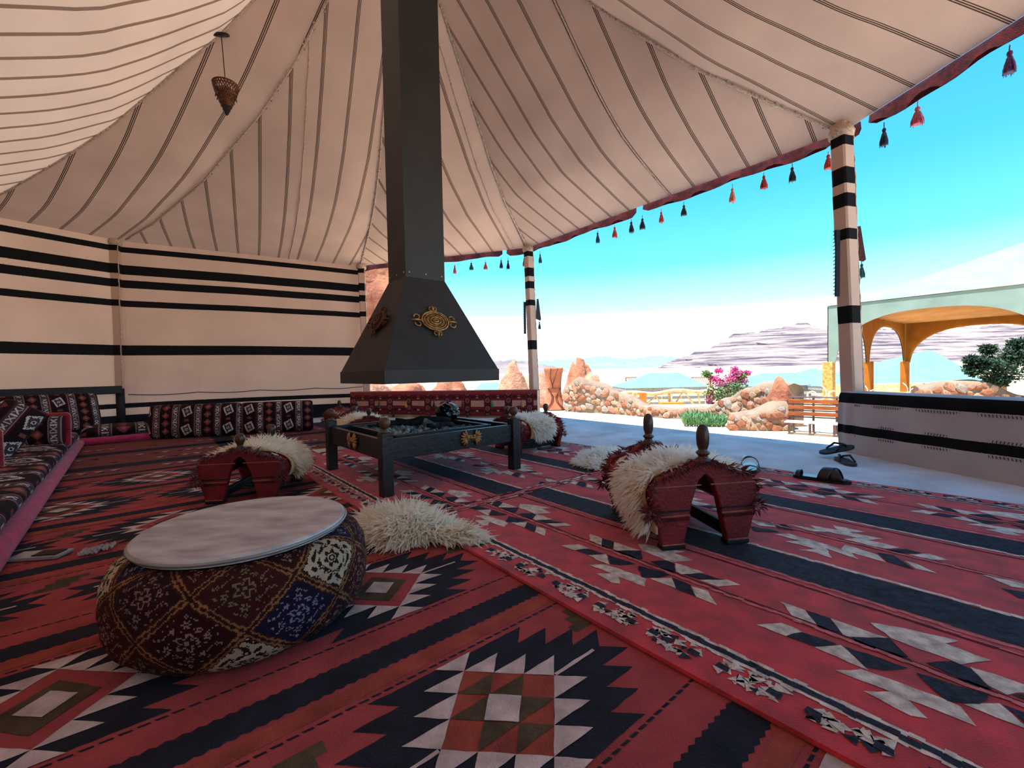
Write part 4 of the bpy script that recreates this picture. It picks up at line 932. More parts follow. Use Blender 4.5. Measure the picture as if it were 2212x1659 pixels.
# ================================================================== CUSHIONS AND MATTRESSES
COL = {k: np.array(lin(v)) for k, v in dict(wine=(64, 14, 26), dark=(30, 12, 20), grey=(74, 56, 66), white=(206, 200, 200), brown=(122, 66, 62), rose=(170, 96, 96), line=(150, 118, 122), red=(150, 20, 40), pink=(204, 64, 112)).items()}
def bedouin(u, v):
    """woven upholstery: grey bands of crosses, wine bands of fringed squares, brown diamonds; u across bands, v along them (m)"""
    P = .40; x = np.mod(u, P); out = np.empty(u.shape + (3,)); out[:] = COL['wine']
    def setm(m, c): out[m] = COL[c]
    isX = (x < .062) | ((x > .215) & (x < .277)); setm(isX, 'grey')
    xx = np.where(x < .062, x - .031, x - .246); vv = np.mod(v, .060) - .030
    setm(isX & (np.abs(np.abs(xx) - np.abs(vv)) < .0045) & (np.abs(vv) < .017) & (np.abs(xx) < .019), 'white')
    setm(isX & (np.abs(vv) > .0255) & (np.abs(xx) < .018) & (np.abs(vv) < .0295), 'white')
    for e in (.0, .062, .215, .277): setm(np.abs(x - e) < .003, 'line')
    dm = (x > .280) & (x < .397); d2 = x - .3385; v2 = np.mod(v, .085) - .0425; setm(dm, 'dark'); dd = np.abs(d2) + np.abs(v2)
    setm(dm & (dd < .038), 'brown'); setm(dm & (dd < .016), 'rose')
    mm = (x > .066) & (x < .211); setm(mm, 'dark'); mx_ = x - .1385; row = np.floor(v / .20); v3 = np.mod(v, .20) - .10
    sh = mx_ * .35; setm(mm & (np.abs(mx_) > .060), 'wine')
    a, b = mx_ + v3 * .35, v3 - mx_ * .55
    setm(mm & (np.abs(a) < .044) & (np.abs(b) < .052), 'white'); setm(mm & (np.abs(a) < .030) & (np.abs(b) < .034), 'grey'); dd = np.abs(a) + np.abs(b)
    setm(mm & (dd < .018), 'white'); setm(mm & (dd < .009), 'dark'); setm(mm & (np.abs(np.abs(a) - .022) < .008) & (np.abs(b) < .044) & (np.abs(b) > .036), 'dark')
    setm(mm & (np.abs(v3) > .088) & (np.abs(mx_) < .02), 'brown')
    return out
UPH = attr_mat('bedouin_upholstery', rough=.88, bump=.35, bscale=320, sheen=0, var=.25)
RED_V = mat('crimson_velvet', (140, 16, 36), rough=.85, var=.2, vscale=10, sheen=.5); PINK_F = mat('magenta_felt', (190, 44, 98), rough=.95, var=.15, vscale=18, sheen=.3, bump=.3, bscale=90)
def pillow(name, label, M, w, h, d, u0=0.0, edge=None, pat=bedouin, dens=.0062, exp=5, vert=True):
    """upholstered block: w wide (x), h high (z), d deep (y)"""
    nu, nv = int(w / dens), int(h / dens); root = thing(name, label, 'cushion'); root.matrix_world = M
    for sg in (-1, 1):
        U, Vv = np.meshgrid(np.linspace(-1, 1, nu + 1), np.linspace(-1, 1, nv + 1))
        yy = -sg * d / 2 * (np.clip(1 - np.abs(U) ** exp, 0, 1) ** .5) * (np.clip(1 - np.abs(Vv) ** exp, 0, 1) ** .5)
        yy = yy * (1 + .03 * np.sin(U * 7) * np.sin(Vv * 4))
        rnd = 1 - .03 * (np.abs(U) * np.abs(Vv)) ** 6
        X = np.stack([U * w / 2 * rnd, yy, h / 2 + Vv * h / 2 * rnd], -1).reshape(-1, 3)
        mb = MB(); mb.v = [tuple(p) for p in X]; k = nu + 1
        mb.f = [(j * k + i, j * k + i + 1, (j + 1) * k + i + 1, (j + 1) * k + i)[::sg] for j in range(nv) for i in range(nu)]; mb.m = [0] * len(mb.f)
        o = mb.build('front_panel' if sg > 0 else 'back_panel', UPH, root, smooth=True)
        uc = (U[:-1, :-1] + U[1:, 1:]) / 2 * w / 2 + u0; vc = (Vv[:-1, :-1] + Vv[1:, 1:]) / 2 * h / 2 + 5
        paint(o, (pat(uc, vc) if vert else pat(vc, uc)).reshape(-1, 3))
    ring = []
    for k in range(81):
        a = 2 * PI * k / 80; c, s = math.cos(a), math.sin(a); q = .10
        ring.append((w / 2 * math.copysign(abs(c) ** q, c) * .985, 0, h / 2 + h / 2 * math.copysign(abs(s) ** q, s) * .985))
    MB().tube(ring, .024 if edge else .007, 6, caps=False).build('piped_edge', edge or S_DK, root, smooth=True)
    return root
def stand(px, py, pz, ang, tilt, roll=0.0, z=0.0):
    p = fl(px, py, z) if pz is None else at(px, py, pz); return Matrix.Translation((p.x, p.y, p.z)) @ Matrix.Rotation(ang, 4, 'Z') @ Matrix.Rotation(roll, 4, 'Y') @ Matrix.Rotation(-tilt, 4, 'X')
b1, b2, b3 = fl(320, 951), fl(521, 941), fl(677, 931)
def between(a, b, z): c = (a + b) / 2; return Matrix.Translation((c.x, c.y, z)) @ Matrix.Rotation(math.atan2(b.y - a.y, b.x - a.x), 4, 'Z') @ Matrix.Rotation(-.16, 4, 'X')
pillow('backrest_cushion', 'long wine cushion with white fringed squares, left of the pair by the back wall', between(b1, b2, .012), (b2 - b1).length, .365, .15, u0=.20)
pillow('backrest_cushion', 'long wine cushion with white fringed squares, right of the pair by the back wall', between(b2, b3, .012), (b3 - b2).length, .36, .15, u0=.42)
# seating along the left: magenta felt base pad with patterned mattress on top
def slab(name, label, M, L, Wd, H0, H1, u0=0.0, pink=True):
    root = thing(name, label, 'mattress'); root.matrix_world = M
    if pink: MB().box((L / 2, Wd / 2, H0 / 2), (L, Wd, H0), bev=H0 * .48).build('felt_base', PINK_F, root, smooth=True)
    prof = []; r = (H1 - H0) / 2; zc = (H0 + H1) / 2
    for k in range(11): a = -PI / 2 - PI * k / 10; prof.append((.035 + r + r * math.cos(a) * 1.0, zc + r * math.sin(a)))
    n = int((Wd - .1) / .012); prof += [(.035 + r + (Wd - .07 - 2 * r) * k / n, H1 + .012 * math.sin(PI * k / n)) for k in range(1, n + 1)]
    prof += [(Wd - .01, zc), (Wd - .03, H0 + .004)]
    fine = densify(prof, .0075); arc = np.concatenate([[0], np.cumsum([math.hypot(b[0] - a[0], b[1] - a[1]) for a, b in zip(fine, fine[1:])])])
    ns = int(L / .0085); mb = MB(); k = len(fine)
    for i in range(ns + 1):
        x = .02 + (L - .04) * i / ns; e = min(i, ns - i) / ns * L; q = min(1, e / .06) ** .5
        for (y, z) in fine: mb.v.append((x, Wd / 2 + (y - Wd / 2) * (.94 + .06 * q), H0 + .005 + (z - H0) * (.35 + .65 * q) + .004 * math.sin(x * 17) * math.sin(y * 9)))
    mb.f = [(i * k + j, i * k + j + 1, (i + 1) * k + j + 1, (i + 1) * k + j)[::-1] for i in range(ns) for j in range(k - 1)]; mb.m = [0] * len(mb.f)
    o = mb.build('patterned_cover', UPH, root, smooth=True)
    uu = np.linspace(0, L, ns)[:, None] + np.zeros((1, k - 1)) + u0; vv = np.zeros((ns, 1)) + ((arc[:-1] + arc[1:]) / 2)[None] + 3
    paint(o, bedouin(uu / 1.7, vv / 1.7).reshape(-1, 3)); return root
A0 = Vector((-1.25, .90)); dirL = Vector((-.664, .748)); ang = math.atan2(dirL.y, dirL.x)
e0 = fl(183, 967); e1 = fl(0, 1262); dv = Vector((e0.x - e1.x, e0.y - e1.y)); ang = math.atan2(dv.y, dv.x); dn = dv.normalized()
s0 = Vector((e1.x, e1.y)) - dn * 1.1
slab('floor_mattress', 'long wine patterned floor mattress on magenta felt along the left side', Matrix.Translation((s0.x, s0.y, .006)) @ Matrix.Rotation(ang, 4, 'Z'), dv.length + 1.15, .72, .075, .155)
c0, c1 = fl(175, 966), fl(312, 953); av = math.atan2(c1.y - c0.y, c1.x - c0.x)
slab('floor_mattress', 'short corner floor mattress by the dark pole foot, magenta felt below', Matrix.Translation((c0.x - .05 * math.cos(av), c0.y - .05 * math.sin(av) + .03, .006)) @ Matrix.Rotation(av, 4, 'Z'), (c1 - c0).length + .12, .62, .07, .16, u0=.22)
# cushions leaning in the left corner
wv = (POSTS[1] - POSTS[0]).normalized(); wn_ = Vector((wv.y, -wv.x)); kc = POSTS[1] - wv * (.36 + .46) + wn_ * .34
M = Matrix.Translation((kc.x, kc.y, .10)) @ Matrix.Rotation(math.atan2(wv.y, wv.x), 4, 'Z') @ Matrix.Rotation(-.38, 4, 'X')
pillow('backrest_cushion', 'wide patterned cushion leaning below the dark rail in the left corner', M, .92, .44, .15, u0=.03)
k1 = at(92, 955, 3.35); M = Matrix.Translation((k1.x, k1.y, .16)) @ Matrix.Rotation(math.radians(22), 4, 'Z') @ Matrix.Rotation(-.05, 4, 'X')
pillow('armrest_cushion', 'crimson-edged square armrest cushion standing on the left mattress', M, .30, .235, .17, u0=.33, edge=RED_V)
k2 = at(-42, 985, 2.75); M = Matrix.Translation((k2.x, k2.y, .17)) @ Matrix.Rotation(math.radians(50), 4, 'Z') @ Matrix.Rotation(math.radians(34), 4, 'Y') @ Matrix.Rotation(-.25, 4, 'X')
pillow('leaning_cushion', 'tilted patterned cushion leaning at the left edge before the crimson armrest', M, .22, .40, .14, u0=.06, vert=True)
k3 = at(-60, 985, 2.45); M = Matrix.Translation((k3.x, k3.y, .16)) @ Matrix.Rotation(math.radians(35), 4, 'Z')
pillow('armrest_cushion', 'crimson bolster cut off by the left edge of the picture', M, .20, .22, .20, u0=.1, edge=RED_V, pat=lambda u, v: np.broadcast_to(COL['red'], u.shape + (3,)).copy())

# ================================================================== WOVEN COVER OVER THE BACK PARAPET
brick = mat('parapet_plaster', (196, 160, 132), var=.2, vscale=6)
pa, pb = at(757, 845, 6.72), at(1160, 838, 6.08); pa.z = pb.z = 0; pv = pb - pa; PL = pv.length; pang = math.atan2(pv.y, pv.x)
o = MB().box((PL / 2, .12, .19), (PL, .20, .38)).build('wall_back_low', brick); o.matrix_world = Matrix.Translation(pa) @ Matrix.Rotation(pang, 4, 'Z'); o['kind'] = 'structure'
cv = thing('woven_cover', 'red patterned woven cloth hung over the low wall behind the fire table', 'cloth'); cv.matrix_world = Matrix.Translation(pa) @ Matrix.Rotation(pang, 4, 'Z')
def panel_pat(u, v):
    out = np.empty(u.shape + (3,)); out[:] = lin((120, 26, 34)); P = .31; x = np.mod(u + .1, P) - P / 2; k = np.floor((u + .1) / P).astype(int) % 2
    m = (v > .16) & (v < .235) & (np.abs(x) > .055); out[m] = lin((196, 146, 130))
    b = ((np.abs(v - .105) < .022) | (np.abs(v - .295) < .022)) & (np.abs(x) > .06); out[b] = lin((74, 18, 28)); dd = np.mod(u * 40, 1) < .42; out[b & dd & (np.abs(x) < .11)] = lin((36, 14, 22))
    out[b & (np.abs(x) > .138) & (np.mod(v, .044) > .018)] = lin((190, 140, 124))
    c = np.abs(x) < .052 * (.75 + .3 * np.abs(np.sin(v * 30))); out[c] = lin((66, 16, 26)); r = np.hypot(x, np.mod(v, .105) - .052); out[c & (np.abs(r - .028) < .006)] = lin((170, 92, 84)); out[c & (r < .012)] = lin((150, 70, 66))
    out[(v > .35)] = lin((92, 20, 30)); out[v < .06] = lin((150, 52, 54)); return out
prf = densify([(.24, .30), (.24, .395), (.0, .398), (-.014, .385), (-.022, .04)], .006); arcp = np.concatenate([[0], np.cumsum([math.hypot(b[0] - a[0], b[1] - a[1]) for a, b in zip(prf, prf[1:])])])
ns = int(PL / .008); mb = MB(); k = len(prf)
for i in range(ns + 1):
    x = PL * i / ns
    for (y, z) in prf: mb.v.append((x, y + (.010 * math.sin(x * 8) * (1 - z / .4) if y < 0 else 0), z + .012 * math.sin(x * 2.3) * (z < .2)))
mb.f = [(i * k + j, i * k + j + 1, (i + 1) * k + j + 1, (i + 1) * k + j) for i in range(ns) for j in range(k - 1)]; mb.m = [0] * len(mb.f)
o = mb.build('cloth', attr_mat('parapet_cover_cloth', rough=.9, bump=.3, bscale=250, sheen=.2, var=.25), cv, smooth=True); 
uu = np.linspace(0, PL, ns)[:, None] + np.zeros((1, k - 1)); vv = np.zeros((ns, 1)) + ((arcp[:-1] + arcp[1:]) / 2)[None] - .33; paint(o, panel_pat(uu, vv).reshape(-1, 3))
for i, c in enumerate(('teal', 'yellow', 'navy', 'plum', 'jade', 'yellow')): tassel(cv, (PL * (.17 + .152 * i), -.028, .26), c, L=.09, w=.018, cord=.012, seed=i)
for i, c in enumerate(('navy', 'plum', 'navy', 'plum')): tassel(cv, (PL * (.25 + .2 * i), -.03, .10), c, L=.08, w=.016, cord=.012, seed=i)

# ================================================================== SANDALS AND A TRAY
sole_m = mat('black_sandal_sole', (22, 22, 24), rough=.5, spec=.4); strap_m = mat('black_sandal_leather', (16, 16, 19), rough=.35, spec=.5); inso = mat('glossy_insole', (36, 38, 42), rough=.25, spec=.6)
def sole(L=.27, w=.095, th=.018):
    o = []
    for k in range(28):
        a = 2 * PI * k / 28; x = math.cos(a); y = math.sin(a); ww = w / 2 * (1 - .16 * math.cos(PI * (x + .15)) * (x < .6)); o.append((x * L / 2, math.copysign(abs(y) ** .8, y) * ww))
    return o
def slide(label, M):
    t = thing('slide_sandal', label, 'sandal', group=None); t.matrix_world = M; out = sole(); mb = MB(); n = len(out)
    mb.add([(x, y, 0) for x, y in out] + [(x, y, .016) for x, y in out], [tuple(range(n - 1, -1, -1)), tuple(range(n, 2 * n))] + [(i, (i + 1) % n, (i + 1) % n + n, i + n) for i in range(n)]); mb.build('sole', sole_m, t)
    mb = MB(); mb.add([(x * .93, y * .88, .0185) for x, y in out], [tuple(range(n))]); mb.build('insole', inso, t)
    def arch(x0, x1, skew, name, h):
        mb = MB(); mb.sheet(lambda u, v: (x0 + (x1 - x0) * v + skew * (u - .5), -.048 * math.cos(PI * u), .012 + h * math.sin(PI * u) ** .8), 16, 4); o = mb.build(name, strap_m, t, smooth=True); s = o.modifiers.new('leather', 'SOLIDIFY'); s.thickness = .004
    arch(.015, .065, .06, 'strap', .062); arch(.02, .07, -.07, 'strap', .058); arch(-.115, -.095, 0, 'toe_loop', .030)
    return t
p = (fl(1715, 1036) + fl(1838, 1053)) / 2; q = fl(1838, 1053) - fl(1715, 1036)
slide('black leather slide sandal at far edge of the red rug, nearest to the parapet', Matrix.Translation((p.x, p.y, .018)) @ Matrix.Rotation(math.atan2(q.y, q.x), 4, 'Z'))
p = fl(1626, 1022); slide('black slide sandal seen end-on just right of the nearest camel saddle', Matrix.Translation((p.x, p.y + .03, .018)) @ Matrix.Rotation(math.radians(62), 4, 'Z'))
def flip(label, M):
    t = thing('flip_flop', label, 'sandal'); t.matrix_world = M; out = sole(.26, .09); n = len(out); mb = MB()
    mb.add([(x, y, 0) for x, y in out] + [(x, y, .014) for x, y in out], [tuple(range(n - 1, -1, -1)), tuple(range(n, 2 * n))] + [(i, (i + 1) % n, (i + 1) % n + n, i + n) for i in range(n)]); mb.build('sole', mat('grey_rubber', (52, 52, 56), rough=.7), t)
    mb = MB()
    for sg in (-1, 1): mb.tube([(.075, 0, .014), (.06, sg * .008, .034), (.01, sg * .03, .048), (-.045, sg * .042, .014)], [.004, .007, .008, .006], 6)
    mb.build('thong_strap', sole_m, t, smooth=True); return t
p = fl(1838, 1003); flip('grey flip-flop lying flat on the concrete beside the right parapet', Matrix.Translation((p.x, p.y + .05, .002)) @ Matrix.Rotation(math.radians(70), 4, 'Z'))
p = fl(1822, 992); flip('grey flip-flop tipped on top of the other by the right parapet', Matrix.Translation((p.x + .0, p.y + .06, .050)) @ Matrix.Rotation(math.radians(6), 4, 'Z') @ Matrix.Rotation(math.radians(-9), 4, 'Y') @ Matrix.Rotation(.10, 4, 'X'))
gp = fl(88, 1207); t = thing('plastic_tray', 'small clear grey plastic tray lying on the kilim left of the pouf', 'tray', (gp.x, gp.y, .008), math.radians(8))
cp = bpy.data.materials.new('clear_plastic'); n_, l_ = nodes(cp); b_ = n_['Principled BSDF']; b_.inputs['Base Color'].default_value = (.55, .58, .60, 1); b_.inputs['Roughness'].default_value = .15; b_.inputs['Transmission Weight'].default_value = .55
MB().box((0, 0, .006), (.17, .075, .012), bev=.004).build('tray', cp, t); MB().box((.03, 0, .0135), (.08, .05, .003)).build('dark_inset', S_BLK, t)
for (x, y, lab) in ((196, 1198, 'crumpled clear wrapper on the kilim beside the plastic tray'), (225, 1190, 'twisted clear wrapper on the kilim nearest to the marble pouf')):
    g = fl(x, y); mb = MB(); rr = random.Random(x)
    mb.sheet(lambda u, v: ((u - .5) * .07, (v - .5) * .06, .012 + .022 * abs(mnoise.noise(Vector((u * 5, v * 5, x))))), 10, 10); o = mb.build('wrapper', cp); o.location = (g.x, g.y, 0); o.rotation_euler = (0, 0, rr.random() * 3); tag(o, lab, 'wrapper')
# ================================================================== OUTSIDE
rock_m = mat('pink_sandstone', (168, 112, 86), rough=.95, var=.16, vscale=2.5, bump=.8, bscale=9, rgb2=(132, 80, 62), dist=.05)
rock_w = mat('pale_sandstone', (184, 144, 120), rough=.95, var=.14, vscale=3, bump=.8, bscale=12, rgb2=(140, 98, 80), dist=.05)
mortar = mat('pale_mortar', (128, 112, 98), rough=.95, var=.12, vscale=6, bump=.4, bscale=20)
def ico(sub, fn):
    bm = bmesh.new(); bmesh.ops.create_icosphere(bm, subdivisions=sub, radius=1); mb = MB()
    mb.add([fn(v.co.copy()) for v in bm.verts], [tuple(v.index for v in f.verts) for f in bm.faces]); bm.free(); return mb
def rock(name, label, base, size, seed, m=None, sub=4, rough=.22, ridges=0.0, lean=(0, 0), cat='rock', pointy=0.0):
    off = Vector((seed * 3.7, seed * 1.9, seed * 5.3))
    def fn(p):
        r = 1 + rough * mnoise.noise(p * 1.4 + off) * 1.6 + rough * .5 * mnoise.noise(p * 3.5 + off) + rough * .2 * mnoise.noise(p * 9 + off)
        if ridges: r += -ridges * max(0, math.cos(p.x * 9 + p.z * 3)) ** 8
        q = p * r; h = (q.z + .75); w = 1 - pointy * max(0, h) * .5
        z = max(-.15, h * size[2] / 1.75); return Vector((q.x * size[0] / 2 * w + lean[0] * z, q.y * size[1] / 2 * w + lean[1] * z, z))
    o = ico(sub, fn).build(name, m or rock_m, smooth=True); o.location = base; tag(o, label, cat); return o
G = -.36
def gp(px, py, z=G): return fl(px, py, z)
# cliff that overhangs behind the back wall
c = at(740, 560, 17)
def cliff(p):
    n = mnoise.noise(p * 1.3 + Vector((3, 1, 7))) * .35 + mnoise.noise(p * 3.6) * .14 + mnoise.noise(p * 9) * .05; q = p * (1 + n); z = q.z * 5.2 + 3.0
    if z < 1.9 and q.x > .1: z = 1.9 + (z - 1.9) * .15                      # undercut on the right
    return Vector((q.x * 4.6, q.y * 3.5, max(z, G - .1)))
o = ico(5, cliff).build('rock_cliff', rock_m, smooth=True); o.location = (-7.75, 19.0, .0); tag(o, 'overhanging pink sandstone cliff seen behind the post left of the chimney', 'cliff')
# boulders behind the woven parapet
for px, w, h, Y, sd, lab, m in ((812, 60, 34, 12, 3, 'low pink boulder glimpsed under the left of the chimney hood', rock_w), (880, 70, 36, 12.5, 4, 'low pale boulder glimpsed under the middle of the chimney hood', rock_m), (965, 72, 36, 13, 5, 'low orange boulder glimpsed under the right of the chimney hood', rock_m)):
    b = at(px, 845, Y); top = at(px, 852 - h, Y).z; rock('boulder', lab, (b.x, b.y, -1.2), (w * Y / 930 * 1.25, 2.2, top + 1.2), sd, m, rough=.2)
b = at(1110, 850, 17); rock('rock_outcrop', 'pointed pink sandstone outcrop left of the far middle post', (b.x, b.y, -2.0), (2.1, 1.7, at(1110, 778, 17).z + 2.0), 8, rock_w, rough=.16, pointy=.75)
b = at(1160, 850, 18); rock('rock_outcrop', 'low pink sandstone ridge behind the far middle post', (b.x, b.y, -2.0), (2.4, 1.5, at(1160, 815, 18).z + 2.0), 9, rock_w, rough=.2)
b = at(1252, 850, 15.5); rock('rock_outcrop', 'tall ribbed sandstone rock rising behind the stone wall', (b.x, b.y, -1.6), (1.45, 1.3, at(1255, 774, 15.5).z + 1.6), 12, rock_m, rough=.14, ridges=.16, pointy=.35)
b = at(1282, 850, 15); rock('rock_outcrop', 'rounded pale rock to the right of the ribbed sandstone rock', (b.x, b.y, -1.6), (.85, .9, at(1282, 803, 15).z + 1.6), 13, rock_w, rough=.16)
# carved pillar: waisted, with incised curves
b = gp(1197, 884); Y = b.y; sc = Y / 930; t = thing('carved_pillar', 'waisted terracotta pillar with carved curves beside the stone wall', 'pillar', (b.x, b.y, G))
ter = mat('terracotta_plaster', (174, 110, 82), rough=.9, var=.14, vscale=5, bump=.35, bscale=16); grv = mat('carved_groove', (104, 60, 46), var=.1)
H = 90 * sc; pr = [(23, 0), (21, .1), (17, .3), (15.5, .48), (15.5, .55), (16.5, .7), (18.5, .85), (20.5, .97), (20, 1.0)]
def prw(f):
    for (a, fa), (b2, fb) in zip(pr, pr[1:]):
        if f <= fb: return (a + (b2 - a) * (f - fa) / (fb - fa)) * sc
    return 20 * sc
mb = MB(); mb.v = []; NZ = 24
for k in range(NZ + 1):
    f = k / NZ; w = prw(f)
    for j in range(12): a = 2 * PI * (j + .5) / 12; c_, s_ = math.cos(a), math.sin(a); mb.v.append((w * math.copysign(abs(c_) ** .45, c_), w * .8 * math.copysign(abs(s_) ** .45, s_), f * H))
mb.f = [(k * 12 + j, k * 12 + (j + 1) % 12, (k + 1) * 12 + (j + 1) % 12, (k + 1) * 12 + j) for k in range(NZ) for j in range(12)] + [tuple(NZ * 12 + j for j in range(12))]; mb.m = [0] * len(mb.f)
mb.build('shaft', ter, t, smooth=True)
for pts in ([(-.9, .02), (-.45, .15), (-.3, .28), (-.5, .42), (-.9, .5)], [(.9, .02), (.45, .15), (.3, .28), (.5, .42), (.9, .5)], [(-.75, .03), (-.2, .2), (-.15, .32), (-.75, .48)], [(.75, .03), (.2, .2), (.15, .32), (.75, .48)], [(-.35, .98), (-.5, .75), (-.2, .52)], [(.4, .98), (.15, .8), (-.2, .6), (-.3, .52)], [(-.95, .505), (.95, .505)]):
    q = []
    for a, b2 in zip(pts, pts[1:]):
        for k in range(6): u = k / 6; q.append((a[0] + (b2[0] - a[0]) * u, a[1] + (b2[1] - a[1]) * u))
    q.append(pts[-1]); mb = MB(); mb.tube([(x * prw(f) * .98, -prw(f) * .8 * (1.0 if abs(x) < .7 else .93) - .002, f * H) for x, f in q], .012, 4); mb.build('carved_line', grv, t)

# ---------------- stone wall, stone by stone
STONE_MESH = []
for k in range(7):
    off = Vector((k * 2.3, k * 4.1, k)); me = ico(1, lambda p: Vector((p.x, p.y * .6, p.z)) * (1 + .45 * mnoise.noise(p * 1.2 + off))).build('stone_proto', rock_w, smooth=False)
    STONE_MESH.append(me.data); bpy.data.objects.remove(me)
ST_COL = [mat('wall_stone_%s' % n, c, rough=.95, var=.2, vscale=4, bump=.6, bscale=18, dist=.03) for n, c in (('pale', (182, 154, 134)), ('rust', (150, 100, 76)), ('rose', (172, 128, 108)), ('grey', (156, 146, 138)), ('ochre', (170, 134, 104)))]
def stone_wall(label, pts, th, seed, dens=.16, cap=True, smin=.06, smax=.15):
    """pts: list of (base point, top z). Mortared core with separate stones set into its face"""
    rr = random.Random(seed); root = thing('stone_wall', label, 'wall'); B = [Vector((p.x, p.y)) for p, z in pts]; Z0 = [p.z for p, z in pts]; Z1 = [z for p, z in pts]
    root.location = (B[0].x, B[0].y, Z0[0]); O = Vector(root.location); mb = MB(); ff = []
    NSEG = 8; fine = []
    for i in range(len(pts) - 1):
        for k in range(NSEG): u = k / NSEG; fine.append((B[i].lerp(B[i + 1], u), Z0[i] + (Z0[i + 1] - Z0[i]) * u, Z1[i] + (Z1[i + 1] - Z1[i]) * (3 * u * u - 2 * u ** 3)))
    fine.append((B[-1], Z0[-1], Z1[-1])); nor = []
    for i in range(len(fine)):
        t = (fine[min(i + 1, len(fine) - 1)][0] - fine[max(i - 1, 0)][0]).normalized(); n = Vector((t.y, -t.x)); nor.append(n if n.y < 0 else -n)
    prof = [(0, 0), (0, .9), (.12, 1.0), (.5, 1.05), (.88, 1.0), (1, .9), (1, 0)]
    for (p, z0, z1), n in zip(fine, nor):
        for d, h in prof: q = p - n * (d * th); mb.v.append((q.x - O.x, q.y - O.y, z0 - .15 + (z1 - z0 + .15) * h - O.z))
    k = len(prof)
    for i in range(len(fine) - 1):
        for j in range(k - 1): mb.f.append((i * k + j, i * k + j + 1, (i + 1) * k + j + 1, (i + 1) * k + j)); mb.m.append(0)
    mb.f += [tuple(range(k)), tuple(range(len(mb.v) - 1, len(mb.v) - 1 - k, -1))]; mb.m += [0, 0]
    mb.build('mortar_core', mortar, root, smooth=True)
    L = 0.0; cnt = 0; last = []
    for i in range(len(fine) - 1):
        (p, z0, z1), (p2, a0, a1) = fine[i], fine[i + 1]; seg = (p2 - p).length; n = nor[i]; tdir = (p2 - p).normalized()
        hgt = (z1 + a1) / 2 - (z0 + a0) / 2
        for tr_ in range(int(seg * hgt / (dens * dens) * 9) + 4):
            u, h = rr.random(), rr.uniform(.06, .88); s = rr.uniform(smin, smax) * (1.0 if hgt > .35 else .7); q = p.lerp(p2, u); z = z0 + (z1 - z0) * h
            if s * .7 > hgt * (1 - h) or any((q - lq).length ** 2 + (z - lz) ** 2 < ((s + ls) * .66) ** 2 for lq, lz, ls in last): continue
            last.append((q, z, s)); o = bpy.data.objects.new('stone', STONE_MESH[rr.randrange(7)]); C.objects.link(o); o.parent = root
            o.location = (q.x - O.x, q.y - O.y, z - O.z); o.scale = (s * rr.uniform(.9, 1.3), s * .75, s * rr.uniform(.75, 1.05)); o.rotation_euler = (0, rr.uniform(-.8, .8), math.atan2(n.y, n.x) + PI / 2)
            o.material_slots[0].link = 'OBJECT'; o.material_slots[0].material = rr.choice(ST_COL); cnt += 1
            if cnt > 280: return root
    return root
def wp(px, yb, yt):
    b = gp(px, yb); return (b, at(px, yt, b.y).z)
stone_wall('curving stone wall with a dip, between the carved pillar and the flowering bush', [wp(1222, 886, 834), wp(1245, 888, 818), wp(1290, 889, 829), wp(1340, 892, 853), wp(1392, 897, 878), wp(1450, 901, 883), wp(1520, 905, 881), wp(1565, 908, 862), wp(1605, 912, 842), wp(1650, 916, 829), wp(1695, 924, 834)], .34, 61)
f0 = gp(1576, 929); f1 = gp(1640, 931); f2 = gp(1703, 931)
stone_wall('low block of rough stones in front of the flowering bush, left of the bench', [(f0, at(1578, 897, f0.y).z), (f1, at(1640, 890, f1.y).z), (f2, at(1700, 868, f2.y).z)], .5, 62, dens=.13, smin=.06, smax=.12)
rock('boulder', 'upright rose boulder ending the stone wall beside the bench', (gp(1694, 927).x, gp(1694, 927).y + .12, G), (.30, .5, .82), 21, rock_m, rough=.16)
m0, m1, m2, m3 = at(1985, 870, 9.5), at(2040, 870, 9.3), at(2120, 870, 9.1), at(2225, 880, 8.9)
for q in (m0, m1, m2, m3): q.z = G
stone_wall('pale stone mound wall seen over the right parapet', [(m0, .12), (m1, at(2040, 828, 9.3).z), (m2, at(2120, 824, 9.1).z), (m3, at(2225, 856, 8.9).z)], .6, 63, dens=.2)

# ---------------- plants
def leaf_cloud(blobs, n, size, seed, drop=.0, up=.3):
    rr = random.Random(seed); vv, ff = [], []
    for _ in range(n):
        c, r = rr.choice(blobs); q = Vector((rr.gauss(0, 1), rr.gauss(0, 1), rr.gauss(0, 1))); q = q.normalized() * (rr.random() ** .45); p = c + Vector((q.x * r[0], q.y * r[1], q.z * r[2]))
        a = Vector((rr.gauss(0, 1), rr.gauss(0, 1), rr.gauss(0, 1) + up)).normalized(); b = a.orthogonal().normalized(); s = size * rr.uniform(.6, 1.4); o = len(vv); w = a.cross(b) * .15 * s
        vv += [tuple(p), tuple(p + a * s * .5 + b * s * .28 + w), tuple(p + a * s), tuple(p + a * s * .5 - b * s * .28 + w)]; ff.append((o, o + 1, o + 2, o + 3))
    return vv, ff
leafg = mat('green_leaves', (84, 112, 62), rough=.7, var=.3, vscale=6); brk = mat('bush_bark', (150, 120, 92), rough=.9, var=.2)
bract = mat('magenta_bracts', (214, 60, 140), rough=.7, var=.25, vscale=5, rgb2=(184, 84, 132))
b = at(1570, 880, 12.0); zg = -.9; t = thing('bougainvillea', 'bougainvillea bush with pink flowers behind the stone wall', 'bush', (b.x, b.y, zg)); S = 12 / 930.
def rel(px, py, dy=0): q = at(px, py, 12.0 + dy); return Vector((q.x - b.x, dy, q.z - zg))
rr = random.Random(7); mb = MB()
tips = [rel(1522, 806), rel(1552, 800, .2), rel(1578, 793, -.1), rel(1615, 806, .1), rel(1540, 835), rel(1600, 825, .2), rel(1535, 862, -.2), rel(1565, 840, -.2)]
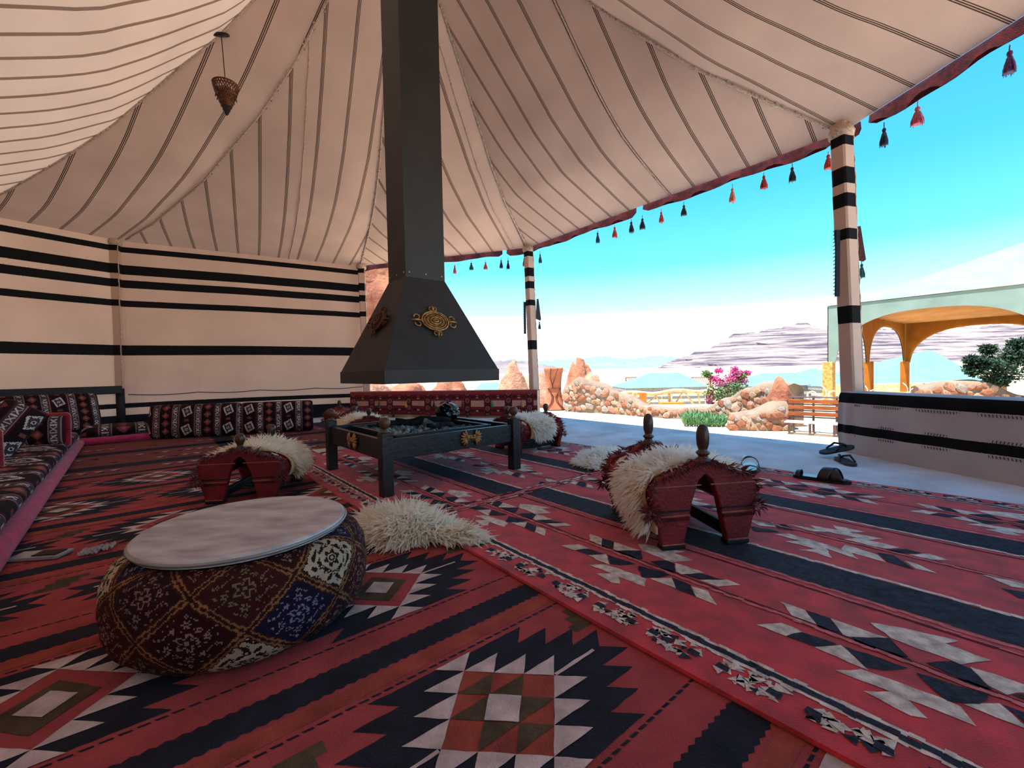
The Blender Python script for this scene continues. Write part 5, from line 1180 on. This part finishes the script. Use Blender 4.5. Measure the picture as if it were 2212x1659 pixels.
for tp in tips: mb.tube([Vector((rr.uniform(-.1, .1), 0, 0)), Vector((tp.x * .4, tp.y, tp.z * .55)), tp], [.022, .014, .005], 6)
mb.build('branches', brk, t)
bl = [(rel(1560, 840), (.42, .3, .25)), (rel(1590, 832), (.35, .3, .2)), (rel(1540, 855), (.25, .25, .3)), (rel(1575, 855), (.4, .3, .25)), (rel(1527, 808), (.12, .1, .08)), (rel(1600, 812), (.2, .2, .12))]
mb = MB(); mb.add(*leaf_cloud(bl, 1500, .075, 71)); o = mb.build('foliage', leafg, t); o['kind'] = 'stuff'
fl_ = [(rel(1556, 826), (.22, .2, .13)), (rel(1578, 818), (.16, .2, .12)), (rel(1590, 808), (.18, .2, .12)), (rel(1553, 801), (.10, .1, .06)), (rel(1612, 806), (.14, .12, .06)), (rel(1588, 800), (.1, .1, .1)), (rel(1535, 862), (.1, .12, .18)), (rel(1600, 822), (.18, .2, .1)), (rel(1541, 818), (.12, .1, .1))]
mb = MB(); mb.add(*leaf_cloud(fl_, 1500, .07, 72)); o = mb.build('flowers', bract, t); o['kind'] = 'stuff'
# succulents at the foot of the wall, each clump its own plant
suc = mat('succulent_green', (92, 138, 90), rough=.6, var=.3, vscale=8, rgb2=(62, 108, 74))
rr = random.Random(8); mb = MB(); g0 = gp(1555, 905)
for px in range(1482, 1634, 5):
    yy = 903 + (px - 1484) * .03 - 14 * max(0, (px - 1560) / 70)
    for k in range(3):
        g = gp(px + rr.uniform(-4, 4), yy + (15, 8, 1)[k] * (1 if px < 1570 else .3)); hgt = rr.uniform(.13, .24)
        for j in range(14):
            q = rr.random() * 2 * PI; r = rr.uniform(.05, .15); h = hgt * rr.uniform(.5, 1); x, y = g.x - g0.x, g.y - g0.y; mb.tube([(x, y, 0), (x + r * .5 * math.cos(q), y + r * .5 * math.sin(q), h * .6), (x + r * math.cos(q), y + r * math.sin(q), h)], [.010, .012, .002], 4)
o = mb.build('succulent_bed', suc); o.location = (g0.x, g0.y, G - .01); tag(o, 'bed of green succulents at the foot of the stone wall', 'plants', kind='stuff')
# dark tree on the right
tl = mat('dark_tree_leaves', (40, 66, 48), rough=.75, var=.35, vscale=3); b = at(2165, 850, 16.5); zg = G - .9; t = thing('tree', 'dark green leafy tree at the right edge beyond the pavilion arch', 'tree', (b.x, b.y, zg))
def rel2(px, py, dy=0): q = at(px, py, 16.5 + dy); return Vector((q.x - b.x, dy, q.z - zg))
mb = MB(); mb.tube([(0, 0, 0), (.05, 0, .9), rel2(2165, 800)], [.11, .09, .05], 8)
for p in ((2110, 775), (2140, 755), (2185, 745), (2205, 780), (2100, 800)): mb.tube([(.05, 0, .9), rel2(*p)], [.05, .012], 6)
mb.build('trunk', brk, t)
bl = [(rel2(2170, 800), (.75, .6, .45)), (rel2(2125, 785), (.5, .4, .28)), (rel2(2190, 770), (.5, .5, .4)), (rel2(2105, 800), (.35, .3, .2)), (rel2(2150, 822), (.55, .4, .25)), (rel2(2200, 745), (.3, .3, .25)), (rel2(2135, 755), (.18, .2, .15)), (rel2(2100, 778), (.2, .2, .12))]
mb = MB(); mb.add(*leaf_cloud(bl, 5200, .15, 73)); o = mb.build('foliage', tl, t); o['kind'] = 'stuff'

# ---------------- bench
wd = mat('orange_bench_wood', (160, 86, 40), rough=.6, var=.3, vscale=6, rgb2=(110, 54, 24), stretch=(1, 8, 8)); fr = mat('grey_bench_frame', (92, 80, 80), rough=.6, var=.1)
bl_, br_ = gp(1700, 934), gp(1850, 944); v = br_ - bl_; L = v.length; t = thing('garden_bench', 'orange wooden slat bench with grey frame beside the big striped post', 'bench', (bl_.x, bl_.y, G), math.atan2(v.y, v.x)); sc = bl_.y / 930
zz = [((934 - y) * sc) for y in (866, 878, 890)]
for z in ((934 - 867) * sc, (934 - 880.5) * sc, (934 - 894) * sc): MB().box((L / 2, .14, z), (L, .02, .060), bev=.004).build('back_slat', wd, t)
for z in ((934 - 858) * sc, (934 - 873.5) * sc, (934 - 887) * sc, (934 - 901) * sc): MB().box((L / 2, .15, z), (L, .025, .020), bev=.003).build('frame_bar', fr, t)
for k in range(3): MB().box((L / 2, -.02 - .09 * k, .185), (L, .075, .018), bev=.004).build('seat_slat', mat('pale_bench_seat', (206, 196, 190), rough=.6), t)
for x in (.06, L * .38, L * .72, L - .06):
    MB().box((x, .165, .28), (.03, .03, .56), bev=.004).build('back_post', fr, t); MB().box((x, -.19, .09), (.03, .03, .18), bev=.004).build('leg', fr, t); MB().box((x, -.02, .165), (.03, .36, .02), bev=.003).build('seat_bearer', fr, t)

# ---------------- pavilion with arches
teal = mat('sage_canvas', (118, 140, 134), rough=.9, var=.08, vscale=2, bump=.15, bscale=12); ochre = mat('ochre_lining', (180, 120, 48), rough=.9, var=.12, vscale=4)
def translucent(m, f, rgb):
    n, l = nodes(m); tr_ = n.new('ShaderNodeBsdfTranslucent'); tr_.inputs[0].default_value = (*lin(rgb), 1); ms = n.new('ShaderNodeMixShader'); ms.inputs[0].default_value = f; out = n['Material Output']; l.new(n['Principled BSDF'].outputs[0], ms.inputs[1]); l.new(tr_.outputs[0], ms.inputs[2]); l.new(ms.outputs[0], out.inputs[0])
translucent(ochre, .35, (236, 170, 80))
tile_m = mat('ochre_stone_cladding', (206, 168, 96), rough=.9, var=.3, vscale=16, rgb2=(150, 112, 62), bump=.4, bscale=30)
PA, PF, PLd = Vector((8.1, 11.0)), Vector((.6, -.8)), Vector((.8, .6)); FW, FD = 7.6, 7.7; PZ = -.36; EZ = 2.15
t = thing('canvas_pavilion', 'large sage canvas pavilion with arched openings and ochre lining on the right', 'pavilion', (PA.x, PA.y, PZ), math.atan2(PLd.y, PLd.x))
# local x along the left face (depth), local -y along the front face
HZ = EZ - PZ
def arch_face(x0, y0, x1, y1, spans, out_n, name, colw=.30, zfoot=1.05, th=.03):
    """cloth face between two columns with arch-shaped openings; spans in fractions"""
    a, b2 = Vector((x0, y0)), Vector((x1, y1)); LL = (b2 - a).length; e = (b2 - a) / LL; parts_ = []
    for sp, (u0, u1) in enumerate(spans):
        s0, s1 = u0 * LL, u1 * LL; n = 28
        def fn(u, v, off):
            s = s0 + (s1 - s0) * u; mid = (s0 + s1) / 2; hw = (s1 - s0) / 2 - colw * .5; q = (s - mid) / hw
            low = zfoot + (HZ - .28 - zfoot) * (math.sqrt(max(0, 1 - abs(q) ** 2.6)) if abs(q) < 1 else 0)
            p = a + e * s + out_n * off; return (p.x, p.y, low + (HZ - low) * v)
        mb = MB(); mb.sheet(lambda u, v: fn(u, v, th), 56, 5); mb.build('outer_cloth', teal, t, smooth=True)
        mb = MB(); mb.sheet(lambda u, v: fn(u, v, 0), 56, 5); mb.build('inner_lining', ochre, t, smooth=True)
arch_face(0, 0, 0, -FW, [(0, .5), (.5, 1.0)], Vector((-1, 0)), 'front'); arch_face(0, 0, FD, 0, [(0, .43), (.43, 1.0)], Vector((0, 1)), 'left')
arch_face(FD, 0, FD, -FW, [(0, .5), (.5, 1.0)], Vector((1, 0)), 'back'); arch_face(0, -FW, FD, -FW, [(0, .43), (.43, 1.0)], Vector((0, -1)), 'right')
for (x, y) in ((0, 0), (FD * .43, 0), (FD, 0), (0, -FW / 2), (FD, -FW / 2), (0, -FW), (FD * .43, -FW), (FD, -FW)):
    MB().box((x, y, .55), (.22, .22, 1.1), bev=.01).build('column', tile_m if x == 0 else ochre, t)
ap = (FD / 2, -FW / 2, HZ + 1.75)
corners = [(-.05, .05), (FD + .05, .05), (FD + .05, -FW - .05), (-.05, -FW - .05)]
for i in range(4):
    a, b2 = corners[i], corners[(i + 1) % 4]
    def fn(u, v, dz=0.0): x = a[0] + (b2[0] - a[0]) * u; y = a[1] + (b2[1] - a[1]) * u; return (x + (ap[0] - x) * v, y + (ap[1] - y) * v, HZ + .01 + dz + (ap[2] - HZ) * (v ** 1.12) - .10 * math.sin(PI * u) * math.sin(PI * v) - dz * v)
    mb = MB(); mb.sheet(lambda u, v: fn(u, v), 20, 14); mb.build('roof_panel', teal, t, smooth=True)
lining = mat('striped_ochre_ceiling', (232, 176, 116), rough=.9, var=.10, vscale=2); translucent(lining, .3, (240, 190, 130))
mb = MB(); mb.sheet(lambda u, v: (u * FD, -v * FW, HZ - .06 + .5 * math.sin(PI * u) * math.sin(PI * v) + .015 * math.sin(u * 90)), 120, 12); mb.build('ceiling_lining', lining, t, smooth=True)
# scroll railing near the pavilion
t = thing('scroll_railing', 'white wrought iron railing with scrolls behind the right parapet', 'railing', (0, 0, 0)); wi = mat('white_iron', (232, 226, 216), rough=.5)
r0, r1 = at(1735, 852, 9.4), at(2000, 850, 9.9); r0.z = r1.z = G
rv = r1 - r0; t.location = r0; t.rotation_euler = (0, 0, math.atan2(rv.y, rv.x)); RL = rv.length
MB().box((RL / 2, 0, .04), (RL, .02, .02)).build('bottom_rail', wi, t)
for k in range(6):
    x = RL * (k + .5) / 6; mb = MB(); mb.tube([(x + (.02 + .032 * a) * math.cos(a) * 1.4, 0, .38 + (.02 + .028 * a) * math.sin(a)) for a in [j * .35 for j in range(22)]], .011, 5); mb.build('scroll', wi, t, smooth=True); MB().box((x - .15, 0, .22), (.018, .018, .44)).build('baluster', wi, t)

# ---------------- distant camp: tents with hipped roofs, fence
tealr = mat('teal_tent_roof', (98, 134, 132), rough=.8, var=.06, vscale=1); wstripe = mat('tent_wall_cream', (226, 220, 206), rough=.9); gstripe = mat('tent_wall_grey', (138, 142, 146), rough=.9)
def camp_tent(label, xl, xr, ye, yt, tl_, tr_, Y, wall_h=2.0, depth=4.2):
    a, b2 = at(xl, ye, Y), at(xr, ye, Y); z = (a.z + b2.z) / 2; w = b2.x - a.x; zt = at((xl + xr) / 2, yt, Y + depth / 2).z
    t = thing('camp_tent', label, 'tent', (a.x, Y, z - wall_h)); k = (Y + depth / 2) / Y
    rx0 = at(tl_, yt, Y + depth / 2).x - a.x; rx1 = at(tr_, yt, Y + depth / 2).x - a.x; hz = wall_h; rz = zt - z + wall_h
    o0, o1, o2, o3 = (0, -.1, hz), (w, -.1, hz), (w, depth, hz), (0, depth, hz); q0, q1 = (rx0, depth / 2, rz), (rx1, depth / 2, rz)
    for f in ((o0, o1, q1, q0), (o2, o3, q0, q1)): MB().add(f, [(0, 1, 2, 3)]).build('roof_slope', tealr, t)
    for f in ((o1, o2, q1), (o3, o0, q0)): MB().add(f, [(0, 1, 2)]).build('roof_hip', tealr, t)
    MB().box((w / 2, depth / 2, hz - .12), (w - .06, depth - .06, .24)).build('valance', gstripe, t)
    n = 9
    for i in range(n):
        h0 = (hz - .24) / n; MB().box((w / 2, depth / 2, h0 * (i + .5)), (w - .3, depth - .3, h0)).build('wall_band', wstripe if i % 2 else gstripe, t)
    return t
camp_tent('teal-roofed camp tent behind the dip of the stone wall', 1352, 1530, 837, 805, 1402, 1466, 30)
camp_tent('teal-roofed camp tent to the right of the flowering bush', 1605, 1782, 833, 805, 1648, 1712, 30)
camp_tent('smaller teal camp tent roof beyond the right of the stone wall', 1722, 1835, 818, 795, 1752, 1760, 45)
camp_tent('wide pale teal tent roof seen through the pavilion arch', 1845, 2140, 832, 757, 2000, 2014, 26, depth=6)
camp_tent('lower teal tent roof in front, seen through the pavilion arch', 1850, 2075, 836, 797, 1905, 2008, 24, depth=4)
camp_tent('teal tent roof glimpsed at the right under the chimney hood', 1020, 1098, 846, 826, 1040, 1075, 28)
ocw = mat('ochre_boundary_wall', (222, 196, 150), rough=.9, var=.1)
a, b2 = at(1790, 838, 20), at(2100, 838, 20); o = MB().box((0, 0, 0), ((b2 - a).length, .3, 1.4), bev=.03).build('boundary_wall', ocw); o.location = ((a.x + b2.x) / 2, 20, a.z - .7 + .15); tag(o, 'low ochre boundary wall behind the railing on the right', 'wall')
a, b2 = at(1345, 817, 36), at(1520, 817, 36); lat = mat('rust_lattice', (186, 130, 112), var=.15)
for (xa, xb, lab) in ((1352, 1385, 'rust lattice screen left of the teal tent roof'), (1494, 1535, 'rust lattice screen right of the teal tent roof')):
    p, q = at(xa, 832, 36), at(xb, 815, 36); t = thing('lattice_screen', lab, 'screen', (p.x, 36, p.z - 1.2)); Wd, Hh = q.x - p.x, q.z - p.z + 1.2
    for f in (0, 1): MB().box((Wd * f, 0, Hh / 2), (.09, .06, Hh)).build('upright', lat, t); MB().box((Wd / 2, 0, Hh * (1 if f else .45)), (Wd, .06, .09)).build('rail', lat, t)
    n = 9
    for k in range(n):
        for sg in (1, -1): MB().tube([(Wd * k / n, 0, Hh * (.47 if sg > 0 else .98)), (Wd * min(1, (k + 2.2) / n), 0, Hh * (.98 if sg > 0 else .47))], .02, 4).build('lath', lat, t)
# rustic pole fence
log = mat('pale_fence_log', (214, 184, 136), rough=.9, var=.2, vscale=5)
t = thing('pole_fence', 'rustic pole fence with crooked rail in front of the teal camp tent', 'fence'); FY = 19.0
p0, p1 = at(1338, 850, FY), at(1545, 846, FY); t.location = (p0.x, FY, p0.z)
rr = random.Random(12); fx = lambda px: at(px, 850, FY).x - p0.x; s = FY / 930
MB().tube([(fx(1338) + (fx(1545) - fx(1338)) * k / 12, 0, -.03 + .06 * math.sin(k * 1.1) + .10 * k / 12) for k in range(13)], .085, 8).build('rail', log, t, smooth=True)
for px in (1352, 1448, 1530): MB().tube([(fx(px), .05, .02), (fx(px) + .03, .05, -1.1)], .10, 8).build('post', log, t, smooth=True)
for pa_, pb_ in ((1395, 1370), (1425, 1390), (1415, 1428), (1480, 1500), (1475, 1455), (1508, 1512)): MB().tube([(fx(pa_), .02, 0), (fx(pb_), 0, -.62)], .035, 6).build('brace', log, t, smooth=True)
org = mat('orange_panel', (214, 118, 46), rough=.8, var=.15)
o = MB().box((0, 0, 0), (15 * s, .05, 25 * s), bev=.01).build('orange_panel', org); c = at(1389, 861, FY - .25); o.location = c; tag(o, 'orange square panel hung on the pole fence', 'panel')
o = MB().box((0, 0, 0), (13 * s, .08, 24 * s), bev=.03).build('hanging_sack', mat('straw_sack', (206, 176, 122), var=.25, vscale=9)); c = at(1372, 859, FY - .25); o.location = c; tag(o, 'straw-coloured sack hung on the pole fence', 'sack')
t = thing('hanging_planter', 'orange wooden trough hung below the pole fence', 'planter', at(1451, 874, FY - .3)); MB().box((0, 0, 0), (48 * s, .3, 10 * s), bev=.02).build('trough', org, t)
for x in (-22, 22): MB().tube([(x * s, 0, 4 * s), (x * .9 * s, 0, 22 * s)], .02, 5).build('hanger', log, t)

# ---------------- mountains
def mountain(label, xs, ytop, ybase, Y, depth, m, seed, strata=0.0, amp=.06):
    """ridge following the survey of its skyline"""
    mb = MB(); NX, NY = 170, 26; off = Vector((seed * 5.1, seed, 2)); P0 = at(xs[0], ybase, Y); P1 = at(xs[-1], ybase, Y); Hs = [at(x, y, Y + depth * .5).z for x, y in zip(xs, ytop)]; zb = (P0.z + P1.z) / 2 - 8 * Y / 900
    hm = max(Hs) - zb
    def fn(u, v):
        px = xs[0] + (xs[-1] - xs[0]) * u
        for i in range(len(xs) - 1):
            if px <= xs[i + 1] + 1e-6: f = (px - xs[i]) / (xs[i + 1] - xs[i]); h = Hs[i] + (Hs[i + 1] - Hs[i]) * f; break
        y = Y + depth * v; x = at(px, 800, Y + depth * .5).x
        env = 1 - abs(v - .5) * 2; env = env ** .75 if v < .5 else env
        q = Vector((x / hm * 2.2, y / hm * 2.2, 0)); n = mnoise.fractal(q + off, 1.0, 2.0, 5)
        z = zb + (h - zb) * env * (1 + amp * 2.2 * n * min(1, env * 3))
        if strata: st_ = hm / 26; k = z / st_; z = z + strata * st_ * (math.sin(k * 2 * PI) * .32)
        return (x + hm * .12 * n, y + hm * .2 * n * (v < .95) * (v > .05), z)
    mb.sheet(fn, NX, NY); o = mb.build('mountain', m, smooth=True); tag(o, label, 'mountain'); return o
mnt = bpy.data.materials.new('banded_mountain_rock'); n_, l_ = nodes(mnt); b_ = n_['Principled BSDF']; b_.inputs['Roughness'].default_value = 1; b_.inputs['Specular IOR Level'].default_value = 0
tc = n_.new('ShaderNodeTexCoord'); mp = n_.new('ShaderNodeMapping'); mp.inputs['Scale'].default_value = (.006, .006, .16); l_.new(tc.outputs['Object'], mp.inputs[0]); nz = n_.new('ShaderNodeTexNoise'); nz.inputs['Scale'].default_value = 1.6; nz.inputs['Detail'].default_value = 9; nz.inputs['Roughness'].default_value = .62; l_.new(mp.outputs[0], nz.inputs['Vector'])
rp = n_.new('ShaderNodeValToRGB'); l_.new(nz.outputs['Fac'], rp.inputs[0]); rp.color_ramp.elements[0].position = .40; rp.color_ramp.elements[0].color = (*lin((74, 68, 80)), 1); rp.color_ramp.elements[1].position = .56; rp.color_ramp.elements[1].color = (*lin((140, 128, 126)), 1); l_.new(rp.outputs[0], b_.inputs['Base Color'])
bp = n_.new('ShaderNodeBump'); bp.inputs['Strength'].default_value = .5; bp.inputs['Distance'].default_value = 3; l_.new(nz.outputs['Fac'], bp.inputs['Height']); l_.new(bp.outputs[0], b_.inputs['Normal'])
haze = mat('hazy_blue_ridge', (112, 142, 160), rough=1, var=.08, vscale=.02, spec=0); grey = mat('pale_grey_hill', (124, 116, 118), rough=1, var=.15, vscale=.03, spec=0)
mountain('big layered rocky mountain on the right skyline', [1425, 1450, 1480, 1510, 1545, 1580, 1630, 1700, 1790, 1900, 2000, 2060, 2160, 2300], [796, 781, 770, 757, 748, 728, 714, 703, 702, 712, 712, 708, 702, 705], 800, 700, 420, mnt, 3, strata=1.0)
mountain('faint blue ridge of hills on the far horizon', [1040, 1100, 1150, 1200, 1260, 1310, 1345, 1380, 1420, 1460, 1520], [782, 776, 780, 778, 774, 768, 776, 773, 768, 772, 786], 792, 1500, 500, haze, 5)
mountain('small grey rocky hill left of the far middle post', [985, 1030, 1070, 1100, 1130, 1170, 1215], [800, 790, 781, 778, 781, 786, 797], 800, 420, 160, grey, 7)
